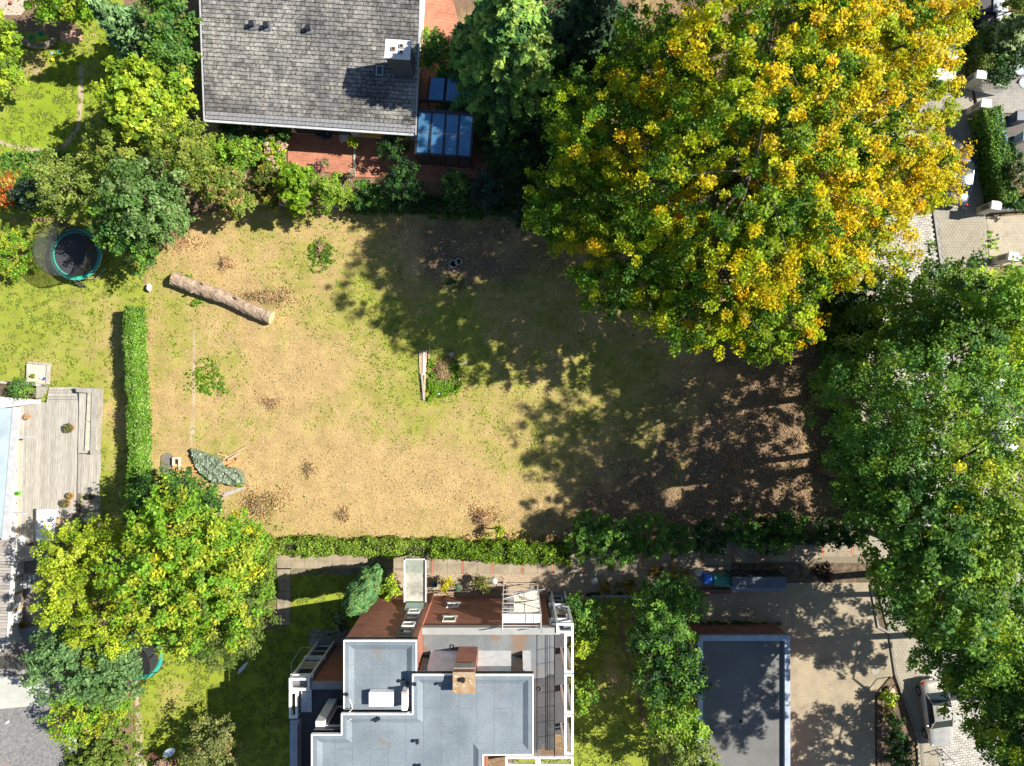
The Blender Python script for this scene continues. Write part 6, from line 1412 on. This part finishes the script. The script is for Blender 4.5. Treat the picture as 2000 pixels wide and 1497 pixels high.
car('parked_car', 'blue grey estate car half hidden under the golden tree', 1858, 345, R(-7), 4.5, 1.8, (.08, .10, .14))
car('parked_car', 'bright white car showing only its rear under golden leaves', 1832, 108, R(-7), 4.5, 1.85, (.85, .85, .85), .0, rough=.3)
car('parked_car', 'dark car at the top edge above the golden branches', 1800, -20, R(-7), 4.5, 1.8, (.03, .035, .045))
car('parked_car', 'light car glinting through the green street tree gaps', 1925, 735, R(-7), 4.4, 1.8, (.7, .73, .8), .0)
car('parked_car', 'grey car below the glinting one under the street trees', 1945, 865, R(-7), 4.4, 1.8, (.22, .24, .27), .0)

# ---------------------------------------------------------------- street furniture, right side
def pillar(lab, px, py, rz=R(-7), h=1.75):
    c = P(px, py); t = thing('gate_pillar', lab, 'pillar', (c.x, c.y, 0), rz, group='cream gate pillars')
    part('shaft', MB().box(-.3, -.24, 0, .3, .24, h), M('cream_render', (.55, .52, .43), 3, .8), t); part('cap', MB().box(-.35, -.29, h+.001, .35, .29, h+.09), M('cap_stone', (.62, .62, .6), 3, .7), t, bevel=.02)
    part('sign_plate', MB().box(-.325, -.15, .7, -.302, .15, 1.5), M('plate_dark', (.12, .12, .11), 3, .4), t)
pillar('uppermost cream gate pillar with dark plate above the slatted gate', 1884, 168)
pillar('cream gate pillar at the head of the long clipped hedge', 1893, 222)
pillar('cream gate pillar at the foot of the long clipped hedge', 1912, 414)
pillar('lowest cream gate pillar half covered by green leaves', 1944, 510)
gt = thing('sliding_gate', 'white slatted metal gate standing open beside the uppermost pillar', 'gate', tuple(P(1900, 176)))
ga0, ga1 = P(1892, 176), P(1940, 188)
gd_ = ga1-ga0
part('rail', MB().tube((ga0.x, ga0.y, 1.4), (ga1.x, ga1.y, 1.4), .03, n=5).tube((ga0.x, ga0.y, .15), (ga1.x, ga1.y, .15), .03, n=5), white_f, gt)
for i in range(15): q = ga0+gd_*(i/14); part('slat', MB().tube((q.x, q.y, .1), (q.x, q.y, 1.5), .028, n=5), white_f, gt)
solo('driveway_wall', MB().prism(poly_px([(1918, 413), (2080, 404), (2080, 408), (1918, 418)]), 0, 1.0), white, 'low white wall running right from the hedge foot pillar', 'wall')
solo('driveway_wall', MB().prism(poly_px([(1952, 508), (2080, 500), (2080, 504), (1952, 512)]), 0, 1.0), white, 'low white wall running right from the leaf covered pillar', 'wall')
def bin_(lab, px, py, col, w=.55, d=.65, h=1.05, rz=0, grp='wheeled waste bins'):
    t = thing('waste_bin', lab, 'bin', (X(px), Y(py), .02), rz, group=grp); m = M('bin_'+str(px), col, 3, .45, bmp=.05)
    b = [(-w/2*.82, -d/2*.82), (w/2*.82, -d/2*.82), (w/2*.82, d/2*.82), (-w/2*.82, d/2*.82)]
    part('body', MB().add([(x_, y_, .05) for x_, y_ in b]+[(x_/.82, y_/.82, h-.08) for x_, y_ in b], [(0, 3, 2, 1), (4, 5, 6, 7), (0, 1, 5, 4), (1, 2, 6, 5), (2, 3, 7, 6), (3, 0, 4, 7)]), m, t, bevel=.02)
    part('lid', MB().add([(-w/2-.02, -d/2-.02, h-.075), (w/2+.02, -d/2-.02, h-.075), (w/2+.02, d/2+.03, h-.075), (-w/2-.02, d/2+.03, h-.075), (-w/2+.04, -d/2+.05, h+.03), (w/2-.04, -d/2+.05, h+.03), (w/2-.04, d/2-.03, h+.06), (-w/2+.04, d/2-.03, h+.06)],
         [(0, 3, 2, 1), (4, 5, 6, 7), (0, 1, 5, 4), (1, 2, 6, 5), (2, 3, 7, 6), (3, 0, 4, 7)]), m, t, bevel=.015)
    part('handle', MB().tube((-w/2+.05, d/2+.06, h-.03), (w/2-.05, d/2+.06, h-.03), .018, n=6), m, t)
    for s in (-1, 1): part('wheel', MB().tube((s*w*.42, d*.38, .1), (s*w*.5, d*.38, .1), .1, n=12), black, t)
bin_('green grey waste bin above the two blue bins by the hedge', 1932, 244, (.12, .24, .2), rz=R(5))
bin_('upper of the two blue waste bins beside the long hedge', 1935, 264, (.02, .16, .55), rz=R(5))
bin_('lower of the two blue waste bins beside the long hedge', 1940, 281, (.02, .16, .55), rz=R(5))
bin_('dark bin at the right edge across from the blue bins', 1975, 238, (.04, .06, .1), w=.8, d=.7)
bin_('cream topped bin at the right edge below the dark one', 1983, 276, (.4, .38, .3), w=.5, d=.6)
bin_('bright blue waste bin by the footpath next to the green container', 1375, 1124, (.02, .14, .6), w=.56, d=.68)
t = thing('waste_container', 'wide green waste container with cross ribbed lid by the footpath', 'container', (X(1403), Y(1128), .02), R(-4)); gm_ = M('container_green', (.04, .25, .17), 3, .45, bmp=.05)
part('body', MB().box(-.55, -.3, .12, .55, .3, 1.0), gm_, t, bevel=.04); part('lid', MB().add([(-.62, -.36, 1.0), (.62, -.36, 1.0), (.62, .36, 1.0), (-.62, .36, 1.0), (-.6, -.3, 1.06), (.6, -.3, 1.06), (.55, .1, 1.16), (-.55, .1, 1.16), (.6, .34, 1.06), (-.6, .34, 1.06)], [(0, 3, 2, 1), (4, 5, 6, 7), (7, 6, 8, 9), (0, 1, 5, 4), (1, 2, 8, 5), (5, 8, 6), (2, 3, 9, 8), (3, 0, 4, 9), (4, 7, 9)]), gm_, t)
for s in (-1, 1): part('rib', MB().tube((s*.02, -.25, 1.09), (s*.42, .08, 1.17), .018, n=5), gm_, t); part('wheel', MB().tube((s*.45, -.2, .08), (s*.5, -.2, .08), .08, n=10), black, t)
# bin shelters top right
for lab, px, py in (('upper dark slatted bin box near the upper right corner', 1912, 22), ('lower dark slatted bin box with a pale lid', 1918, 66)):
    t = thing('bin_shelter', lab, 'bin box', tuple(P(px, py)), group='slatted bin boxes'); c = P(px, py)
    part('lid', MB().prism([(c.x+.1, c.y-.75), (c.x+1.1, c.y-.75), (c.x+1.1, c.y+.75), (c.x+.1, c.y+.75)], 1.3, 1.38), M('shelter_lid', [(.25, .28, .32), (.5, .52, .54)], 1, .6), t)
    for i in range(8): part('slat', MB().box(c.x-.92+i*.28, c.y-.78, .05, c.x-.70+i*.28, c.y-.72, 1.29), black, t)
    part('body', MB().box(c.x-.9, c.y-.7, .05, c.x+1.05, c.y+.7, 1.28), black, t)
for lab, px, py in (('upper round grey tank cover on the pebble yard', 1990, 138), ('lower round grey tank cover cut by the right edge', 1998, 164)):
    t = thing('tank_cover', lab, 'cover', tuple(P(px, py, .03)), group='round tank covers'); c = P(px, py)
    part('lid', MB().lathe((c.x, c.y, .03), [(.4, 0), (.4, .1), (.36, .13)], 28), M('cover_grey', (.34, .38, .42), 3, .6), t); part('rim', MB().ring((c.x, c.y, .05), .42, .03, 28, 5), dark_metal, t)
solo('bollard', MB().lathe((X(1940), Y(470), .12), [(.09, 0), (.09, .5), (.05, .56)], 12), white_f, 'short white bollard on the sunny driveway', 'bollard')
# path lamps
for lab, px, py in (('round headed path lamp beside the scaffold', 966, 1128), ('round headed path lamp in the dappled gravel bed', 1158, 1127), ('round headed path lamp just left of the blue bin', 1357, 1112)):
    c = P(px, py); t = thing('path_lamp', lab, 'lamp', tuple(c), group='round headed path lamps')
    part('post', MB().tube((c.x, c.y, 0), (c.x, c.y, .95), .04, n=8), steel, t); part('lamp_head', MB().lathe((c.x, c.y, .95), [(.1, 0), (.24, .04), (.24, .07), (.12, .14), (.02, .16)], 20), M('lamp_grey', (.42, .45, .44), 3, .5), t, smooth=True)
# bicycle shed
bs = thing('bicycle_shed', 'long dark roofed bicycle shed beside the green container', 'shed', tuple(P(1480, 1135)))
x0, x1 = X(1431, 1.9), X(1537, 1.9); ya, yb = Y(1127, 1.9), Y(1149, 1.9)
shm = M('shed_felt', [(.07, .085, .11), (.10, .12, .15)], 2, .7)
part('roof', MB().add([(x0, ya, 1.95), (x1, ya, 1.95), (x1, yb, 1.8), (x0, yb, 1.8), (x0, ya, 1.87), (x1, ya, 1.87), (x1, yb, 1.72), (x0, yb, 1.72)], [(0, 3, 2, 1), (4, 5, 6, 7), (0, 1, 5, 4), (1, 2, 6, 5), (2, 3, 7, 6), (3, 0, 4, 7)]), shm, bs)
part('roof_strip', MB().box(x0, yb-.26, 1.66, x1, yb-.01, 1.74), M('strip_blue', (.17, .2, .24), 3, .6), bs)
for i in range(5): xx = x0+.05+(x1-x0-.1)*i/4; part('post', MB().box(xx-.04, yb+.05, 0, xx+.04, yb+.13, 1.71), dark_metal, bs); part('post', MB().box(xx-.04, ya-.1, 0, xx+.04, ya-.02, 1.86), dark_metal, bs)
for i in range(4): part('side_panel', MB().box(x0+.1+(x1-x0-.2)*i/4, ya+.005, .2, x0+(x1-x0-.2)*(i+1)/4, ya+.03, 1.6), glassd, bs)
lw = solo('low_brick_wall', MB().box(X(1288), Y(1157), 0, X(1424), Y(1148), .45), brickw, 'low red brick wall edging the gravel bed below the bins', 'wall')
solo('timber_edging', MB().prism(poly_px([(1155, 1161), (1290, 1163), (1290, 1166), (1155, 1164)]), 0, .2), wood_grey, 'pale timber edging at the top of the shaded lawn', 'edging')
# court railing right
rl_ = thing('court_railing', 'thin dark kinked railing between parking court and car side bed', 'railing', tuple(P(1710, 1360)))
seg = [P(1738, 1322), P(1709, 1358), P(1708, 1420), P(1708, 1500)]
for a, b in zip(seg[:-1], seg[1:]): part('rail', MB().tube((a.x, a.y, .9), (b.x, b.y, .9), .03, n=5), black, rl_)
for q in seg: part('post', MB().tube((q.x, q.y, 0), (q.x, q.y, .92), .03, n=5), black, rl_)
rl2 = thing('tree_guard', 'bent dark tube guard on the pavement below the silver car', 'railing', tuple(P(1835, 1465)))
seg = [P(1812, 1468), P(1835, 1462), P(1856, 1482)]
for a, b in zip(seg[:-1], seg[1:]): part('rail', MB().tube((a.x, a.y, .5), (b.x, b.y, .5), .03, n=5), black, rl2)
for q in seg: part('post', MB().tube((q.x, q.y, 0), (q.x, q.y, .5), .03, n=5), black, rl2)
solo('boulder', MB().blob((X(1735), Y(1346), .28), .26, .28, .25, 6, .08), M('sand_rock', (.5, .42, .3), 5, .9, bmp=.5), 'pale sandy boulder at the tip of the car side bed', 'stone', smooth=True)
# bicycles in the shade
def bicycle(lab, px, py, rz, col):
    t = thing('bicycle', lab, 'bicycle', (X(px), Y(py), .02), rz, group='bicycles in the building shade')
    for y_ in (-.52, .52):
        w_ = part('wheel', MB().ring((0, y_, .34), .32, .02, 24, 5, 'X'), black, t); part('rim', MB().ring((0, y_, .34), .29, .012, 24, 4, 'X'), steel, w_)
    part('frame', MB().path([(0, -.52, .34), (0, -.15, .3), (0, .38, .78), (0, -.28, .76), (0, -.15, .3)], .018).tube((0, -.52, .34), (0, -.28, .76), .012, n=5).tube((0, .38, .82), (0, .52, .34), .018, n=5), col, t)
    part('handlebar', MB().path([(-.28, .3, .98), (-.2, .4, 1.0), (0, .38, .92), (.2, .4, 1.0), (.28, .3, .98)], .015), steel, t); part('saddle', MB().blob((0, -.32, .86), .08, .14, .04, 1, 0), black, t); part('pedal', MB().tube((-.15, -.15, .28), (.15, -.15, .28), .02, n=5), black, t)
bicycle('bicycle leaning nearest the columnar conifer', 668, 1206, R(15), M('bike_blue', (.05, .12, .25), 3, .4)); bicycle('bicycle parked on the grey gravel patch', 658, 1226, R(-60), M('bike_silver', (.4, .42, .44), 3, .4, .5)); bicycle('bicycle squeezed between the other two', 665, 1216, R(40), M('bike_black', (.03, .03, .03), 3, .4))
# garden seat corner bottom-left
t = thing('garden_table', 'round brown wooden table at the bottom edge near the apple tree', 'table', tuple(P(326, 1490))); c = P(326, 1490)
part('table_top', MB().lathe((c.x, c.y, .7), [(.62, 0), (.62, .05)], 28), M('table_brown', [(.2, .12, .08), (.33, .22, .15)], 3, .7, stretch=(1, 6, 1)), t)
for k in range(4): a = k*1.57+.7; part('leg', MB().tube((c.x+.4*math.cos(a), c.y+.4*math.sin(a), 0), (c.x+.4*math.cos(a), c.y+.4*math.sin(a), .7), .03, n=6), MC['table_brown'], t)
brw = M('chair_brown', (.16, .08, .05), 4, .7)
plastic_chair('garden_chair', 'brown wooden armchair upper left of the round table', 308, 1472, R(-130), brw); plastic_chair('garden_chair', 'brown wooden armchair right of the round table', 346, 1482, R(110), brw)
t = thing('bird_bath', 'tilted silver metal dish on a stand next to the apple tree', 'bird bath', tuple(P(340, 1460))); c = P(340, 1460)
part('dish', MB().add([(c.x+.46*math.cos(a)*.9, c.y+.34*math.sin(a)+.2*math.cos(a), .75+.12*math.sin(a)) for a in [i*math.pi/10 for i in range(20)]]+[(c.x, c.y, .66)], [(i, (i+1) % 20, 20) for i in range(20)]), M('mirror_steel', (.7, .74, .74), 3, .25, .7), t); part('post', MB().tube((c.x, c.y, 0), (c.x, c.y, .66), .03, n=6), steel, t)
solo('surfboard', MB().prism([(X(x_, .3), Y(y_, .3)) for x_, y_ in ((464, 1316), (466, 1308), (478, 1296), (484, 1293), (484, 1296), (475, 1309), (466, 1317))], .2, .28), M('board_pale', (.6, .66, .7), 3, .4), 'pale narrow board lying in the shade below the weeping tree tip', 'board')
# stone bench / wall top-left
t = thing('rock_border', 'curved rustic stone border with green tubs under the yellow green tree', 'stone wall', tuple(P(80, 85)))
for i in range(14):
    a = R(200+i*10); q = (X(80+34*math.cos(a)), Y(72-22*math.sin(a))); part('stone', MB().blob((q[0], q[1], .25), .24, .2, .25, i, .12, 8, 5), M('seat_stone', [(.14, .12, .1), (.3, .26, .22)], 4, .9, bmp=.5), t)
for lab, px, py in (('left green plastic tub on the curved stone border', 74, 83), ('right green plastic tub on the curved stone border', 92, 76)):
    solo('tub', MB().lathe((X(px), Y(py), .5), [(.12, 0), (.2, .2), (.17, .2), (.1, .03)], 14), M('tub_green', (.02, .3, .12), 3, .4), lab, 'tub', group='green tubs')
solo('toy_ball', MB().blob((X(105), Y(118.5), .12), .12, .12, .12, 1, 0), M('yellow_ball', (.8, .6, .03), 3, .4), 'yellow ball on the round lawn', 'ball', smooth=True)
solo('toy_ball', MB().blob((X(23), Y(7), .12), .12, .12, .12, 1, 0), M('red_ball', (.7, .06, .04), 3, .4), 'red ball on pale gravel at the top left', 'ball', smooth=True)
for lab, px, py, c in (('small blue grey tile lying near the yellow ball', 102, 104, (.3, .35, .42)), ('small teal tile lying near the stone border', 115, 102, (.05, .3, .28))):
    solo('garden_tile', MB().obox((X(px), Y(py), .03), .18, .22, .04, .3), M('tile_%d' % px, c, 3, .5), lab, 'tile')
sheet('gravel_patch', [(-60, -60), (50, -60), (55, 12), (40, 30), (-60, 30)], .0, M('pale_gravel', [(.35, .28, .22), (.55, .48, .4)], 8, .95, bmp=.8))
sheet('clay_patch', [(118, 62), (158, 58), (162, 80), (140, 86), (118, 78)], .0, M('clay', (.5, .28, .2), 4, .95))
# small things by the building bed
t = thing('garden_gnome_pot', 'teal planter beside the entrance canopy', 'planter', tuple(P(850, 1140))); part('pot', MB().lathe(P(850, 1140), [(.14, 0), (.2, .35), (.16, .35), (.12, .1)], 14), M('teal_pot', (.02, .2, .17), 3, .4), t)
t['category'] = 'planter'; t.name = 'garden_planter'
tr = thing('bed_trellis', 'low dark trellis fence behind the bed along the brown wall', 'trellis', tuple(P(900, 1155)))
for k in range(7): part('rail', MB().tube((X(838+k*20), Y(1152), .5), (X(856+k*20), Y(1152), .5), .015, n=4).tube((X(838+k*20), Y(1152), .2), (X(856+k*20), Y(1152), .2), .015, n=4), black, tr); part('post', MB().tube((X(838+k*20), Y(1152), 0), (X(838+k*20), Y(1152), .6), .02, n=4), black, tr)
